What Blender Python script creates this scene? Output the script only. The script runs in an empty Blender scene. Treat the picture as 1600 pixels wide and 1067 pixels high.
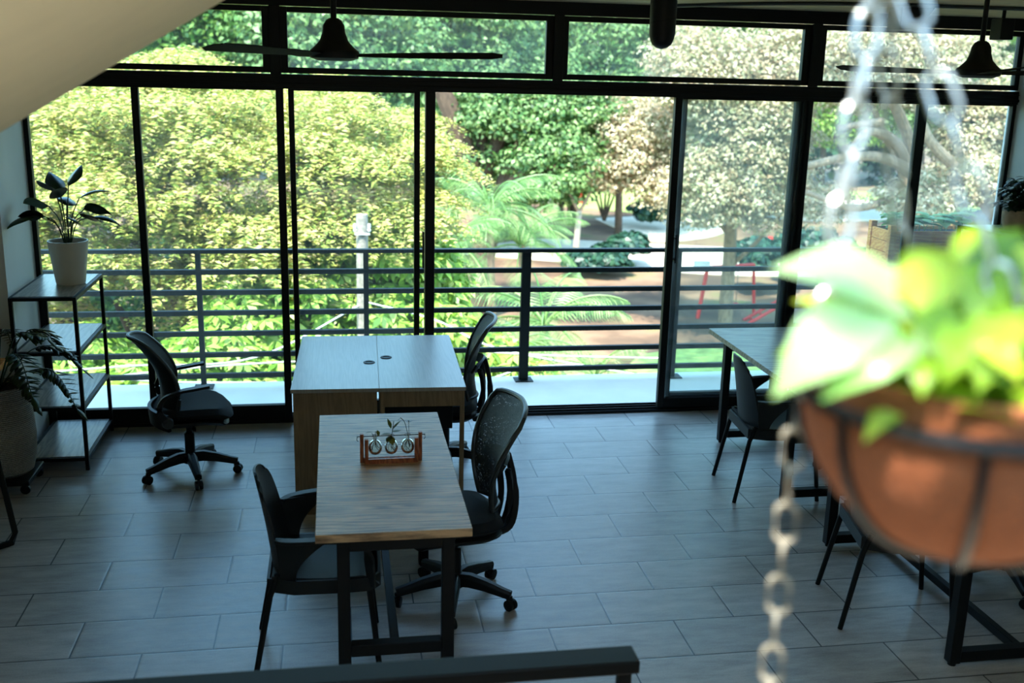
import bpy, math, random
import numpy as np
from mathutils import Vector, Matrix
PI = math.pi
col = bpy.context.scene.collection
sc = bpy.context.scene

# ------------------------------------------------------------------ camera
CAM = Vector((0, 0, 2.47))
RT = Vector((0.98635408, -0.16283882, 0.02427252))
UP = Vector((0.01703511, 0.24758137, 0.96871733))
FW = Vector((0.16375421, 0.95508481, -0.24697687))
FPX = 1642.04
cam = bpy.data.cameras.new('camera'); co = bpy.data.objects.new('camera', cam); col.objects.link(co)
co.matrix_world = Matrix(((RT.x, UP.x, -FW.x, CAM.x), (RT.y, UP.y, -FW.y, CAM.y), (RT.z, UP.z, -FW.z, CAM.z), (0, 0, 0, 1)))
cam.sensor_width = 36; cam.lens = FPX / 1600 * 36; cam.clip_end = 400; cam.clip_start = .05
cam.dof.use_dof = True; cam.dof.focus_distance = 5.6; cam.dof.aperture_fstop = 2.4
sc.camera = co

def ray(px, py):
    return RT * ((px - 800) / FPX) + UP * ((533.5 - py) / FPX) + FW
def at(px, py, Y):                      # world point at distance Y into the place
    d = ray(px, py); return CAM + d * (Y / d.y)
def atz(px, py, z):
    d = ray(px, py); return CAM + d * ((z - CAM.z) / d.z)

# ------------------------------------------------------------------ mesh helpers
class MB:
    def __init__(s): s.v = []; s.f = []
    def add(s, vs, fs):
        n = len(s.v); s.v += [tuple(v) for v in vs]; s.f += [tuple(i + n for i in f) for f in fs]; return s
    def box(s, c, d, rz=0, ry=0):
        hx, hy, hz = d[0] / 2, d[1] / 2, d[2] / 2
        M = Matrix.Rotation(rz, 3, 'Z') @ Matrix.Rotation(ry, 3, 'Y')
        vs = [Vector(c) + M @ Vector((x * hx, y * hy, z * hz)) for z in (-1, 1) for x, y in ((-1, -1), (1, -1), (1, 1), (-1, 1))]
        return s.add(vs, [(3, 2, 1, 0), (4, 5, 6, 7), (0, 1, 5, 4), (1, 2, 6, 5), (2, 3, 7, 6), (3, 0, 4, 7)])
    def bb(s, x0, x1, y0, y1, z0, z1):
        return s.box(((x0 + x1) / 2, (y0 + y1) / 2, (z0 + z1) / 2), (abs(x1 - x0), abs(y1 - y0), abs(z1 - z0)))
    def sweep(s, path, prof, scales=None, up=(0, 0, 1), closed=False):
        P = [Vector(p) for p in path]; n = len(P); m = len(prof); vs = []; up = Vector(up); fs = []
        for i, p in enumerate(P):
            if closed: t = (P[(i + 1) % n] - P[i - 1])
            else: t = P[min(i + 1, n - 1)] - P[max(i - 1, 0)]
            t.normalize()
            a = t.cross(up)
            if a.length < 1e-3: a = t.cross(Vector((1, .01, 0)))
            a.normalize(); b = a.cross(t).normalized()
            sx, sy = (1, 1) if scales is None else (scales[i] if isinstance(scales[i], (tuple, list)) else (scales[i], scales[i]))
            vs += [p + a * (q[0] * sx) + b * (q[1] * sy) for q in prof]
        for i in range(n if closed else n - 1):
            j = (i + 1) % n
            for k in range(m):
                l = (k + 1) % m
                fs.append((i * m + k, i * m + l, j * m + l, j * m + k))
        if not closed:
            fs.append(tuple(range(m - 1, -1, -1))); fs.append(tuple((n - 1) * m + k for k in range(m)))
        return s.add(vs, fs)
    def tube(s, path, r, seg=10, closed=False):
        prof = [(math.cos(2 * PI * k / seg), math.sin(2 * PI * k / seg)) for k in range(seg)]
        rs = r if isinstance(r, (list, tuple)) else [r] * len(path)
        return s.sweep(path, prof, [(q, q) for q in rs], closed=closed)
    def bar(s, a, b, w, h, up=(0, 0, 1)):
        return s.sweep([a, b], [(-w / 2, -h / 2), (w / 2, -h / 2), (w / 2, h / 2), (-w / 2, h / 2)], up=up)
    def lathe(s, prof, seg=32, c=(0, 0, 0), axis='Z'):
        vs = []; fs = []; n = len(prof)
        for k in range(seg):
            a = 2 * PI * k / seg
            for r, z in prof:
                r = max(r, 1e-5)
                q = (r * math.cos(a), r * math.sin(a), z) if axis == 'Z' else (r * math.cos(a), z, r * math.sin(a)) if axis == 'Y' else (z, r * math.cos(a), r * math.sin(a))
                vs.append((q[0] + c[0], q[1] + c[1], q[2] + c[2]))
        for k in range(seg):
            l = (k + 1) % seg
            for i in range(n - 1): fs.append((k * n + i, l * n + i, l * n + i + 1, k * n + i + 1))
        return s.add(vs, fs)
    def sheet(s, fn, nu, nv, th):       # solid sheet from fn(u, v), u and v in 0..1
        G = [[Vector(fn(i / nu, j / nv)) for j in range(nv + 1)] for i in range(nu + 1)]
        N = []
        for i in range(nu + 1):
            for j in range(nv + 1):
                du = G[min(i + 1, nu)][j] - G[max(i - 1, 0)][j]; dv = G[i][min(j + 1, nv)] - G[i][max(j - 1, 0)]
                q = du.cross(dv); N.append(q.normalized() if q.length > 1e-9 else Vector((0, 0, 1)))
        w = nv + 1; A = [G[i][j] + N[i * w + j] * th / 2 for i in range(nu + 1) for j in range(w)]
        B = [G[i][j] - N[i * w + j] * th / 2 for i in range(nu + 1) for j in range(w)]
        K = len(A); fs = []
        for i in range(nu):
            for j in range(nv):
                a, b, c, d = i * w + j, (i + 1) * w + j, (i + 1) * w + j + 1, i * w + j + 1
                fs.append((a, b, c, d)); fs.append((d + K, c + K, b + K, a + K))
        for i in range(nu):
            a, b = i * w, (i + 1) * w; fs.append((b, a, a + K, b + K))
            a, b = i * w + nv, (i + 1) * w + nv; fs.append((a, b, b + K, a + K))
        for j in range(nv):
            a, b = j, j + 1; fs.append((a, b, b + K, a + K))
            a, b = nu * w + j, nu * w + j + 1; fs.append((b, a, a + K, b + K))
        return s.add(A + B, fs)
    def blade(s, p0, az, el, L, W, curl=.8, fold=.25, n=7, roll=0, heart=False):
        # a leaf: two halves folded along the midrib, bending down along its length
        p = Vector(p0); rows = []; side = Vector((-math.sin(az), math.cos(az), 0)); e = el
        for i in range(n + 1):
            t = i / n
            d = Vector((math.cos(az) * math.cos(e), math.sin(az) * math.cos(e), math.sin(e)))
            nn = d.cross(side) * -1
            sd = (side * math.cos(roll) + nn * math.sin(roll)); nn = (nn * math.cos(roll) - side * math.sin(roll))
            w = W / 2 * ((math.sin(PI * min(1, t * .95 + .04) ** .62)) if heart else math.sin(PI * min(1, (t * .97 + .015)) ** .85))
            if heart: w *= 1.05
            rows.append((p + sd * w + nn * (fold * w), p.copy(), p - sd * w + nn * (fold * w)))
            p = p + d * (L / n); e -= curl / n
        vs = [q for r in rows for q in r]; fs = []
        for i in range(n):
            a = i * 3; fs += [(a, a + 1, a + 4, a + 3), (a + 1, a + 2, a + 5, a + 4)]
        return s.add(vs, fs)
    def build(s, name, mat, parent=None, bevel=0, smooth=True, ang=35, solid=0, sub=0):
        me = bpy.data.meshes.new(name); me.from_pydata(s.v, [], s.f)
        me.materials.append(mat)
        if smooth: me.shade_smooth(); me.set_sharp_from_angle(angle=math.radians(ang))
        o = bpy.data.objects.new(name, me); col.objects.link(o)
        if parent is not None: o.parent = parent
        if solid:
            m = o.modifiers.new('solid', 'SOLIDIFY'); m.thickness = solid; m.offset = 0
        if sub:
            m = o.modifiers.new('sub', 'SUBSURF'); m.levels = sub; m.render_levels = sub
        if bevel:
            m = o.modifiers.new('bevel', 'BEVEL'); m.width = bevel; m.segments = 2; m.limit_method = 'ANGLE'
        return o

def tag(o, label=None, cat=None, group=None, kind=None):
    if label: o['label'] = label
    if cat: o['category'] = cat
    if group: o['group'] = group
    if kind: o['kind'] = kind
    return o
def thing(name, label, cat, loc=(0, 0, 0), rz=0, group=None):
    o = bpy.data.objects.new(name, None); o.empty_display_size = .1; col.objects.link(o)
    o.location = loc; o.rotation_euler = (0, 0, rz)
    return tag(o, label, cat, group)
def copy_tree(o, parent=None):
    c = o.copy(); col.objects.link(c)
    if parent is not None: c.parent = parent
    for ch in [q for q in bpy.data.objects if q.parent == o]: copy_tree(ch, c)
    return c
def place(o, loc, rz, label, group=None):
    c = copy_tree(o); c.location = loc; c.rotation_euler = (0, 0, rz); c['label'] = label
    if group: c['group'] = group
    return c
def bez(pts, n=20):                     # smooth path through points (Catmull-Rom)
    P = [Vector(p) for p in pts]; P = [P[0] * 2 - P[1]] + P + [P[-1] * 2 - P[-2]]; out = []
    m = len(P) - 3
    for i in range(m):
        a, b, c, d = P[i:i + 4]
        k = max(2, n // m)
        for j in range(k):
            t = j / k
            out.append(.5 * ((2 * b) + (c - a) * t + (2 * a - 5 * b + 4 * c - d) * t * t + (3 * b - a - 3 * c + d) * t ** 3))
    out.append(P[-2]); return out

# ------------------------------------------------------------------ materials
def M_(name):
    m = bpy.data.materials.new(name); m.use_nodes = True; nt = m.node_tree; nt.nodes.clear()
    out = nt.nodes.new('ShaderNodeOutputMaterial'); return m, nt, out
def lin(c): return tuple(((x / 255) / 12.92 if x / 255 <= .04045 else ((x / 255 + .055) / 1.055) ** 2.4) for x in c)
def plain(name, rgb, rough=.5, metal=0, var=.12, scale=12, spec=.5, stretch=(1, 1, 1), bump=0, srgb=True):
    m, nt, out = M_(name); N = nt.nodes.new; L = nt.links.new
    c = lin(rgb) if srgb else rgb
    b = N('ShaderNodeBsdfPrincipled'); L(b.outputs[0], out.inputs[0])
    tc = N('ShaderNodeTexCoord'); mp = N('ShaderNodeMapping'); mp.inputs['Scale'].default_value = stretch
    no = N('ShaderNodeTexNoise'); no.inputs['Scale'].default_value = scale; no.inputs['Detail'].default_value = 5
    r = N('ShaderNodeValToRGB'); r.color_ramp.elements[0].position = .3; r.color_ramp.elements[1].position = .7
    r.color_ramp.elements[0].color = tuple(x * (1 - var) for x in c) + (1,); r.color_ramp.elements[1].color = tuple(min(1, x * (1 + var)) for x in c) + (1,)
    L(tc.outputs['Object'], mp.inputs[0]); L(mp.outputs[0], no.inputs[0]); L(no.outputs[0], r.inputs[0]); L(r.outputs[0], b.inputs['Base Color'])
    b.inputs['Roughness'].default_value = rough; b.inputs['Metallic'].default_value = metal; b.inputs['Specular IOR Level'].default_value = spec
    if bump:
        bu = N('ShaderNodeBump'); bu.inputs['Strength'].default_value = bump; bu.inputs['Distance'].default_value = .005
        L(no.outputs[0], bu.inputs['Height']); L(bu.outputs[0], b.inputs['Normal'])
    return m
def leafmat(name, cols, rough=.45, trans=.35, spec=.4):
    m, nt, out = M_(name); N = nt.nodes.new; L = nt.links.new
    g = N('ShaderNodeNewGeometry'); r = N('ShaderNodeValToRGB'); cr = r.color_ramp
    while len(cr.elements) < len(cols): cr.elements.new(.5)
    for i, c in enumerate(cols):
        cr.elements[i].position = i / (len(cols) - 1); cr.elements[i].color = lin(c) + (1,)
    L(g.outputs['Random Per Island'], r.inputs[0])
    b = N('ShaderNodeBsdfPrincipled'); b.inputs['Roughness'].default_value = rough; b.inputs['Specular IOR Level'].default_value = spec
    t = N('ShaderNodeBsdfTranslucent'); mx = N('ShaderNodeMixShader'); mx.inputs[0].default_value = trans
    L(r.outputs[0], b.inputs['Base Color']); L(r.outputs[0], t.inputs[0]); L(b.outputs[0], mx.inputs[1]); L(t.outputs[0], mx.inputs[2]); L(mx.outputs[0], out.inputs[0])
    return m
def wood(name, c0, c1, stretch, rough=.45, scale=6, fine=60):
    m, nt, out = M_(name); N = nt.nodes.new; L = nt.links.new
    b = N('ShaderNodeBsdfPrincipled'); L(b.outputs[0], out.inputs[0])
    tc = N('ShaderNodeTexCoord'); mp = N('ShaderNodeMapping'); mp.inputs['Scale'].default_value = stretch
    n1 = N('ShaderNodeTexNoise'); n1.inputs['Scale'].default_value = scale; n1.inputs['Detail'].default_value = 8; n1.inputs['Distortion'].default_value = 1.2
    n2 = N('ShaderNodeTexNoise'); n2.inputs['Scale'].default_value = fine; n2.inputs['Detail'].default_value = 3
    wv = N('ShaderNodeTexWave'); wv.bands_direction = 'DIAGONAL'; wv.inputs['Scale'].default_value = scale * .35; wv.inputs['Distortion'].default_value = 14; wv.inputs['Detail'].default_value = 4; wv.inputs['Detail Scale'].default_value = 1.2
    for n in (n1, n2, wv): L(mp.outputs[0], n.inputs[0])
    L(tc.outputs['Object'], mp.inputs[0])
    a = N('ShaderNodeMath'); a.operation = 'MULTIPLY_ADD'; a.inputs[1].default_value = .45; L(n1.outputs[0], a.inputs[0])
    a2 = N('ShaderNodeMath'); a2.operation = 'MULTIPLY'; a2.inputs[1].default_value = .3; L(n2.outputs[0], a2.inputs[0]); L(a2.outputs[0], a.inputs[2])
    a3 = N('ShaderNodeMath'); a3.operation = 'MULTIPLY_ADD'; a3.inputs[1].default_value = .28; L(wv.outputs['Fac'], a3.inputs[0]); L(a.outputs[0], a3.inputs[2])
    r = N('ShaderNodeValToRGB'); r.color_ramp.elements[0].position = .3; r.color_ramp.elements[1].position = .66
    r.color_ramp.elements[0].color = lin(c0) + (1,); r.color_ramp.elements[1].color = lin(c1) + (1,)
    L(a3.outputs[0], r.inputs[0]); L(r.outputs[0], b.inputs['Base Color']); b.inputs['Roughness'].default_value = rough
    return m

M = {}
M['black'] = plain('black_powder_coat', (7, 8, 9), .55, var=.2, scale=40, spec=.25)
M['frame'] = plain('black_aluminium', (6, 7, 7), .5, var=.2, scale=30, spec=.3)
M['rail'] = plain('balcony_rail_paint', (12, 22, 22), .6, var=.15, scale=20, spec=.3)
M['plastic'] = plain('black_plastic', (8, 9, 10), .5, var=.15, scale=60, spec=.3)
M['shell'] = plain('charcoal_shell_plastic', (13, 17, 18), .55, var=.12, scale=120, bump=.15, spec=.35)
M['fabric'] = plain('seat_fabric', (14, 18, 22), .95, var=.25, scale=220, bump=.3)
M['rim'] = plain('backrest_rim', (40, 43, 42), .4, var=.1, scale=30)
M['white_wall'] = plain('white_painted_wall', (232, 236, 236), .8, var=.04, scale=3, bump=.1)
M['side_wall'] = plain('grey_painted_wall', (150, 148, 140), .85, var=.05, scale=4)
M['soffit'] = plain('cream_plaster', (226, 211, 182), .85, var=.03, scale=9, bump=.1)
M['landing'] = plain('pale_landing_stone', (206, 194, 172), .8, var=.05, scale=6)
M['ceiling'] = plain('rough_ceiling', (216, 198, 160), .9, var=.2, scale=5, stretch=(1, 4, 1), bump=.5)
M['balcony'] = plain('pale_balcony_concrete', (244, 238, 222), .7, var=.05, scale=3)
M['top_white'] = wood('pale_ash_laminate', (150, 144, 134), (164, 158, 148), (14, .6, 1), .36, 6)
M['panel'] = wood('brown_side_laminate', (122, 98, 70), (144, 120, 90), (8, 8, .8), .5, 6)
M['oak'] = wood('oak_table_top', (100, 72, 46), (208, 166, 120), (.8, 12, 6), .48, 5, 60)
M['grey_oak'] = wood('grey_oak_table_top', (104, 92, 78), (160, 148, 132), (.9, 9, 6), .35, 4, 40)
M['shelf_board'] = wood('grey_shelf_board', (120, 112, 100), (168, 160, 148), (8, 1, 1), .3, 5)
M['pot_white'] = plain('white_ceramic', (222, 216, 204), .5, var=.03, scale=8)
M['terracotta'] = plain('pale_terracotta', (176, 148, 116), .8, var=.12, scale=20)
M['soil'] = plain('dark_soil', (40, 30, 22), .95, var=.4, scale=60, bump=.6)
M['red_wood'] = wood('reddish_stained_wood', (120, 60, 36), (186, 106, 64), (4, 4, 1), .5, 12)
M['planter_wood'] = wood('orange_pine', (226, 130, 54), (255, 182, 92), (1.2, 4, 9), .6, 5)
M['twig'] = plain('dark_stem', (56, 46, 34), .8)
M['bark'] = plain('grey_brown_bark', (136, 114, 92), .9, var=.4, scale=14, stretch=(1, 1, .4), bump=.8)
M['bark_dark'] = plain('dark_bark', (78, 62, 48), .9, var=.4, scale=12, stretch=(1, 1, .4), bump=.8)
M['concrete'] = plain('mottled_concrete', (146, 138, 126), .9, var=.3, scale=25, bump=.4)
M['red'] = plain('red_playground_paint', (196, 48, 44), .5)
M['white_paint'] = plain('white_paint', (225, 225, 225), .6)
M['cable'] = plain('pale_cable', (196, 200, 200), .6)
M['galv'] = plain('galvanised_chain', (170, 162, 144), .38, metal=.2, var=.1, scale=60)  # shaded copy of the chain metal, duller colour standing for shade
M['galv_bright'] = plain('shiny_galvanised_chain', (214, 214, 208), .32, metal=.75, var=.08, scale=60)  # sunlit copy of the chain metal, brightness put into its colour
M['blade'] = plain('matt_black_blade', (7, 8, 8), .8, spec=.15)
M['wire'] = plain('dark_wire_frame', (34, 30, 30), .35, metal=.3)
M['coco'] = plain('coco_fibre_liner', (150, 84, 48), .95, var=.25, scale=160, bump=.8)
M['grass'] = plain('lawn_grass', (140, 160, 84), .9, var=.35, scale=3)
M['path'] = plain('dusty_path', (214, 200, 178), .9, var=.1, scale=2)
M['bikes'] = plain('bicycle_metal', (84, 96, 100), .4, metal=.5)
M['brick_wall'] = plain('pale_far_wall', (190, 180, 168), .9)
# woven pot
def woven():
    m, nt, out = M_('woven_grey_basket'); N = nt.nodes.new; L = nt.links.new
    b = N('ShaderNodeBsdfPrincipled'); L(b.outputs[0], out.inputs[0]); b.inputs['Roughness'].default_value = .85
    tc = N('ShaderNodeTexCoord'); w = N('ShaderNodeTexWave'); w.bands_direction = 'Z'; w.inputs['Scale'].default_value = 28; w.inputs['Distortion'].default_value = 3; w.inputs['Detail Scale'].default_value = 6
    L(tc.outputs['Object'], w.inputs[0]); r = N('ShaderNodeValToRGB'); r.color_ramp.elements[0].color = lin((110, 106, 98)) + (1,); r.color_ramp.elements[1].color = lin((190, 184, 172)) + (1,)
    L(w.outputs['Fac'], r.inputs[0]); L(r.outputs[0], b.inputs['Base Color'])
    bu = N('ShaderNodeBump'); bu.inputs['Strength'].default_value = .8; bu.inputs['Distance'].default_value = .006; L(w.outputs['Fac'], bu.inputs['Height']); L(bu.outputs[0], b.inputs['Normal'])
    return m
M['woven'] = woven()
# floor tiles in running bond
def tiles():
    m, nt, out = M_('grey_stone_tiles'); N = nt.nodes.new; L = nt.links.new
    b = N('ShaderNodeBsdfPrincipled'); L(b.outputs[0], out.inputs[0])
    tc = N('ShaderNodeTexCoord'); mp = N('ShaderNodeMapping'); mp.inputs['Location'].default_value = (1.455 + .5976 * 20, -7.339 + 40 * .30724, 0)
    L(tc.outputs['Object'], mp.inputs[0])
    def brick(c1, c2, mo, ms, sm=.0):
        k = N('ShaderNodeTexBrick'); k.offset = .5; k.inputs['Scale'].default_value = 1; k.inputs['Brick Width'].default_value = .5976; k.inputs['Row Height'].default_value = .30724
        k.inputs['Mortar Size'].default_value = ms; k.inputs['Mortar Smooth'].default_value = sm
        k.inputs['Color1'].default_value = c1 + (1,); k.inputs['Color2'].default_value = c2 + (1,); k.inputs['Mortar'].default_value = mo + (1,)
        L(mp.outputs[0], k.inputs[0]); return k
    k1 = brick((.80,) * 3, (1.0,) * 3, (.08, .08, .08), .0034)
    k2 = brick((0, 0, 0), (0, 0, 0), (1, 1, 1), .012, 1)
    no = N('ShaderNodeTexNoise'); no.inputs['Scale'].default_value = 3.5; no.inputs['Detail'].default_value = 8; no.inputs['Roughness'].default_value = .7
    mps = N('ShaderNodeMapping'); mps.inputs['Scale'].default_value = (1, 4, 1); L(tc.outputs['Object'], mps.inputs[0]); L(mps.outputs[0], no.inputs[0])
    n2 = N('ShaderNodeTexNoise'); n2.inputs['Scale'].default_value = 140; n2.inputs['Detail'].default_value = 3; L(tc.outputs['Object'], n2.inputs[0])
    r = N('ShaderNodeValToRGB'); r.color_ramp.elements[0].position = .3; r.color_ramp.elements[1].position = .72
    r.color_ramp.elements[0].color = lin((138, 132, 124)) + (1,); r.color_ramp.elements[1].color = lin((190, 184, 176)) + (1,)
    ad = N('ShaderNodeMath'); ad.operation = 'MULTIPLY_ADD'; ad.inputs[1].default_value = .25; L(n2.outputs[0], ad.inputs[0]); 
    sb = N('ShaderNodeMath'); sb.operation = 'SUBTRACT'; sb.inputs[1].default_value = .125; L(no.outputs[0], sb.inputs[0]); L(sb.outputs[0], ad.inputs[2]); L(ad.outputs[0], r.inputs[0])
    mu = N('ShaderNodeMixRGB'); mu.blend_type = 'MULTIPLY'; mu.inputs[0].default_value = 1; L(r.outputs[0], mu.inputs[1]); L(k1.outputs[0], mu.inputs[2])
    L(mu.outputs[0], b.inputs['Base Color'])
    rr = N('ShaderNodeMapRange'); rr.inputs['To Min'].default_value = .26; rr.inputs['To Max'].default_value = .42; L(no.outputs[0], rr.inputs[0]); L(rr.outputs[0], b.inputs['Roughness'])
    bu = N('ShaderNodeBump'); bu.inputs['Strength'].default_value = .22; bu.inputs['Distance'].default_value = .003; bu.invert = True
    L(k2.outputs[0], bu.inputs['Height']); L(bu.outputs[0], b.inputs['Normal'])
    return m
M['tiles'] = tiles()
def ground_mat():
    m, nt, out = M_('park_soil'); N = nt.nodes.new; L = nt.links.new
    b = N('ShaderNodeBsdfPrincipled'); L(b.outputs[0], out.inputs[0]); b.inputs['Roughness'].default_value = .95
    tc = N('ShaderNodeTexCoord'); no = N('ShaderNodeTexNoise'); no.inputs['Scale'].default_value = .35; no.inputs['Detail'].default_value = 8; L(tc.outputs['Object'], no.inputs[0])
    r = N('ShaderNodeValToRGB'); cr = r.color_ramp; cr.elements.new(.5); cr.elements.new(.6)
    for e, p, c in zip(cr.elements, (.3, .45, .55, .72), ((72, 54, 40), (96, 74, 54), (124, 98, 74), (84, 104, 48))): e.position = p; e.color = lin(c) + (1,)
    L(no.outputs[0], r.inputs[0]); L(r.outputs[0], b.inputs['Base Color']); return m
M['ground'] = ground_mat()
def glass(name, haze, tint=(.93, .97, .96)):
    # a thin pane: lets light through, mirrors a little, and carries a film of dust
    m, nt, out = M_(name); N = nt.nodes.new; L = nt.links.new
    t = N('ShaderNodeBsdfTransparent'); t.inputs[0].default_value = tint + (1,)
    g = N('ShaderNodeBsdfGlossy'); g.inputs['Roughness'].default_value = .02
    d = N('ShaderNodeBsdfTranslucent'); d.inputs[0].default_value = (.9, .93, .92, 1)
    f = N('ShaderNodeFresnel'); f.inputs[0].default_value = 1.35; mx = N('ShaderNodeMixShader'); L(f.outputs[0], mx.inputs[0]); L(t.outputs[0], mx.inputs[1]); L(g.outputs[0], mx.inputs[2])
    no = N('ShaderNodeTexNoise'); no.inputs['Scale'].default_value = 2.2; no.inputs['Detail'].default_value = 5; tc = N('ShaderNodeTexCoord'); L(tc.outputs['Object'], no.inputs[0])
    mr = N('ShaderNodeMapRange'); mr.inputs['From Min'].default_value = .35; mr.inputs['From Max'].default_value = .7; mr.inputs['To Min'].default_value = haze * .4; mr.inputs['To Max'].default_value = haze
    L(no.outputs[0], mr.inputs[0]); m2 = N('ShaderNodeMixShader'); L(mr.outputs[0], m2.inputs[0]); L(mx.outputs[0], m2.inputs[1]); L(d.outputs[0], m2.inputs[2]); L(m2.outputs[0], out.inputs[0])
    return m
M['glass'] = glass('window_glass', .02)
M['glass_dusty'] = glass('dusty_window_glass', .065)
def meshfab():
    m, nt, out = M_('black_mesh_fabric'); N = nt.nodes.new; L = nt.links.new
    b = N('ShaderNodeBsdfPrincipled'); b.inputs['Base Color'].default_value = lin((40, 42, 42)) + (1,); b.inputs['Roughness'].default_value = .6
    t = N('ShaderNodeBsdfTransparent'); mx = N('ShaderNodeMixShader')
    ck = N('ShaderNodeTexVoronoi'); ck.inputs['Scale'].default_value = 160; tc = N('ShaderNodeTexCoord'); L(tc.outputs['Object'], ck.inputs[0])
    mr = N('ShaderNodeMath'); mr.operation = 'LESS_THAN'; mr.inputs[1].default_value = .33; L(ck.outputs['Distance'], mr.inputs[0])
    ml = N('ShaderNodeMath'); ml.operation = 'MULTIPLY'; ml.inputs[1].default_value = .8; L(mr.outputs[0], ml.inputs[0])
    L(ml.outputs[0], mx.inputs[0]); L(b.outputs[0], mx.inputs[1]); L(t.outputs[0], mx.inputs[2]); L(mx.outputs[0], out.inputs[0]); return m
M['mesh'] = meshfab()
def vial():
    m, nt, out = M_('clear_bulb_glass'); N = nt.nodes.new; L = nt.links.new
    t = N('ShaderNodeBsdfTransparent'); t.inputs[0].default_value = (.9, .94, .9, 1); g = N('ShaderNodeBsdfGlossy'); g.inputs['Roughness'].default_value = .03
    f = N('ShaderNodeLayerWeight'); f.inputs[0].default_value = .35; mx = N('ShaderNodeMixShader'); L(f.outputs['Fresnel'], mx.inputs[0]); L(t.outputs[0], mx.inputs[1]); L(g.outputs[0], mx.inputs[2]); L(mx.outputs[0], out.inputs[0]); return m
M['vial'] = vial()
M['lf_dark'] = leafmat('dark_glossy_leaf', [(22, 38, 24), (38, 60, 34), (52, 78, 42)], .35, .2)
M['lf_vial'] = leafmat('olive_leaf', [(58, 70, 26), (96, 96, 36), (120, 110, 44)], .5, .35)
M['lf_pothos'] = leafmat('golden_pothos_leaf', [(60, 112, 16), (156, 196, 40), (196, 214, 66), (112, 160, 26)], .35, .42, .5)
M['lf_pale'] = leafmat('pale_pothos_leaf', [(150, 208, 104), (196, 230, 160), (170, 220, 130)], .3, .4, .6)  # pale variegated leaves, with sunlit whiteness also put into the colour
M['lf_planter'] = leafmat('planter_leaf', [(70, 130, 50), (130, 180, 85), (180, 205, 140)], .5, .35)
M['lf_yellow'] = leafmat('yellow_green_leaflet', [(96, 126, 50), (172, 174, 80), (206, 200, 110), (130, 156, 66), (196, 166, 124), (186, 190, 96)], .5, .28)
M['lf_bright'] = leafmat('bright_green_leaf', [(76, 120, 36), (132, 172, 62), (168, 200, 92), (190, 196, 120)], .4, .4)
M['lf_blue'] = leafmat('blue_green_leaf', [(34, 64, 28), (82, 120, 56), (138, 164, 100), (48, 84, 38)], .45, .22, .35)
M['lf_mid'] = leafmat('mid_green_leaf', [(48, 84, 36), (84, 126, 52), (128, 158, 74)], .4, .35)
M['lf_cream'] = leafmat('cream_green_leaf', [(96, 108, 66), (196, 182, 144), (226, 212, 182), (120, 126, 76), (192, 160, 128), (206, 190, 156)], .45, .35)
M['lf_palm'] = leafmat('palm_leaflet', [(60, 104, 50), (112, 152, 80), (160, 188, 120)], .35, .25)
M['lf_belt'] = leafmat('dark_belt_leaf', [(20, 40, 26), (34, 60, 36), (50, 80, 46)], .5, .15)  # darkened so gaps between nearer crowns read as inner shade
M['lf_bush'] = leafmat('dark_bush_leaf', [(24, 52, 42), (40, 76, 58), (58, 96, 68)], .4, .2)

# ------------------------------------------------------------------ light
w = bpy.data.worlds.new('sky'); sc.world = w; w.use_nodes = True; nt = w.node_tree; nt.nodes.clear()
wo = nt.nodes.new('ShaderNodeOutputWorld'); bg = nt.nodes.new('ShaderNodeBackground'); sk = nt.nodes.new('ShaderNodeTexSky')
sk.sky_type = 'NISHITA'; sk.sun_disc = False; sk.sun_elevation = math.radians(62); sk.sun_rotation = math.radians(205); sk.air_density = 1.2; sk.dust_density = 1.0; sk.ozone_density = 1.2
bg.inputs[1].default_value = .52; tn = nt.nodes.new('ShaderNodeMixRGB'); tn.blend_type = 'MULTIPLY'; tn.inputs[0].default_value = 1; tn.inputs[2].default_value = (.74, 1.0, 1.0, 1); nt.links.new(sk.outputs[0], tn.inputs[1]); nt.links.new(tn.outputs[0], bg.inputs[0]); nt.links.new(bg.outputs[0], wo.inputs[0])
sd = bpy.data.lights.new('sun', 'SUN'); sd.energy = 6.4; sd.angle = math.radians(.6); sd.color = (1, .95, .86)
so = bpy.data.objects.new('sun', sd); col.objects.link(so)
SUN = Vector((-.24, -.42, .88)).normalized()   # towards the sun
so.rotation_euler = SUN.to_track_quat('Z', 'Y').to_euler()
vs = sc.view_settings; sc.display_settings.display_device = 'sRGB'; vs.view_transform = 'Standard'; vs.look = 'None'; vs.gamma = 1; vs.exposure = 1.25; vs.use_curve_mapping = False
sc.cycles.use_denoising = True
sc.cycles.max_bounces = 10; sc.cycles.diffuse_bounces = 4; sc.cycles.glossy_bounces = 4; sc.cycles.transparent_max_bounces = 24; sc.cycles.transmission_bounces = 6
sc.cycles.caustics_reflective = False; sc.cycles.caustics_refractive = False; sc.cycles.sample_clamp_indirect = 6

# ------------------------------------------------------------------ the room
YW = 7.33; XL = -1.98; XR = 5.05; YB = -3.2; CZ = 2.95
def struct(name, mb, mat, **k): return tag(mb.build(name, mat, **k), kind='structure')
struct('floor', MB().bb(XL - .8, XR + .2, YB, YW + .02, -.25, 0), M['tiles'])
struct('balcony_floor', MB().bb(XL - 3, XR + 4, YW + .02, 8.42, -.25, -.01), M['balcony'])
struct('wall_left', MB().bb(XL - .8, XL, 6.7, YW + .12, 0, CZ + .1), M['white_wall'])
struct('wall_left_near', MB().bb(XL - .8, XL - .6, YB, 6.699, 0, CZ), M['side_wall'])
struct('wall_right', MB().bb(XR, XR + .25, YB, YW + .12, 0, CZ + .1), M['white_wall'])
struct('wall_back', MB().bb(XL - .8, XR + .25, YB - .2, YB, -.25, 4.6), M['side_wall'])
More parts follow.
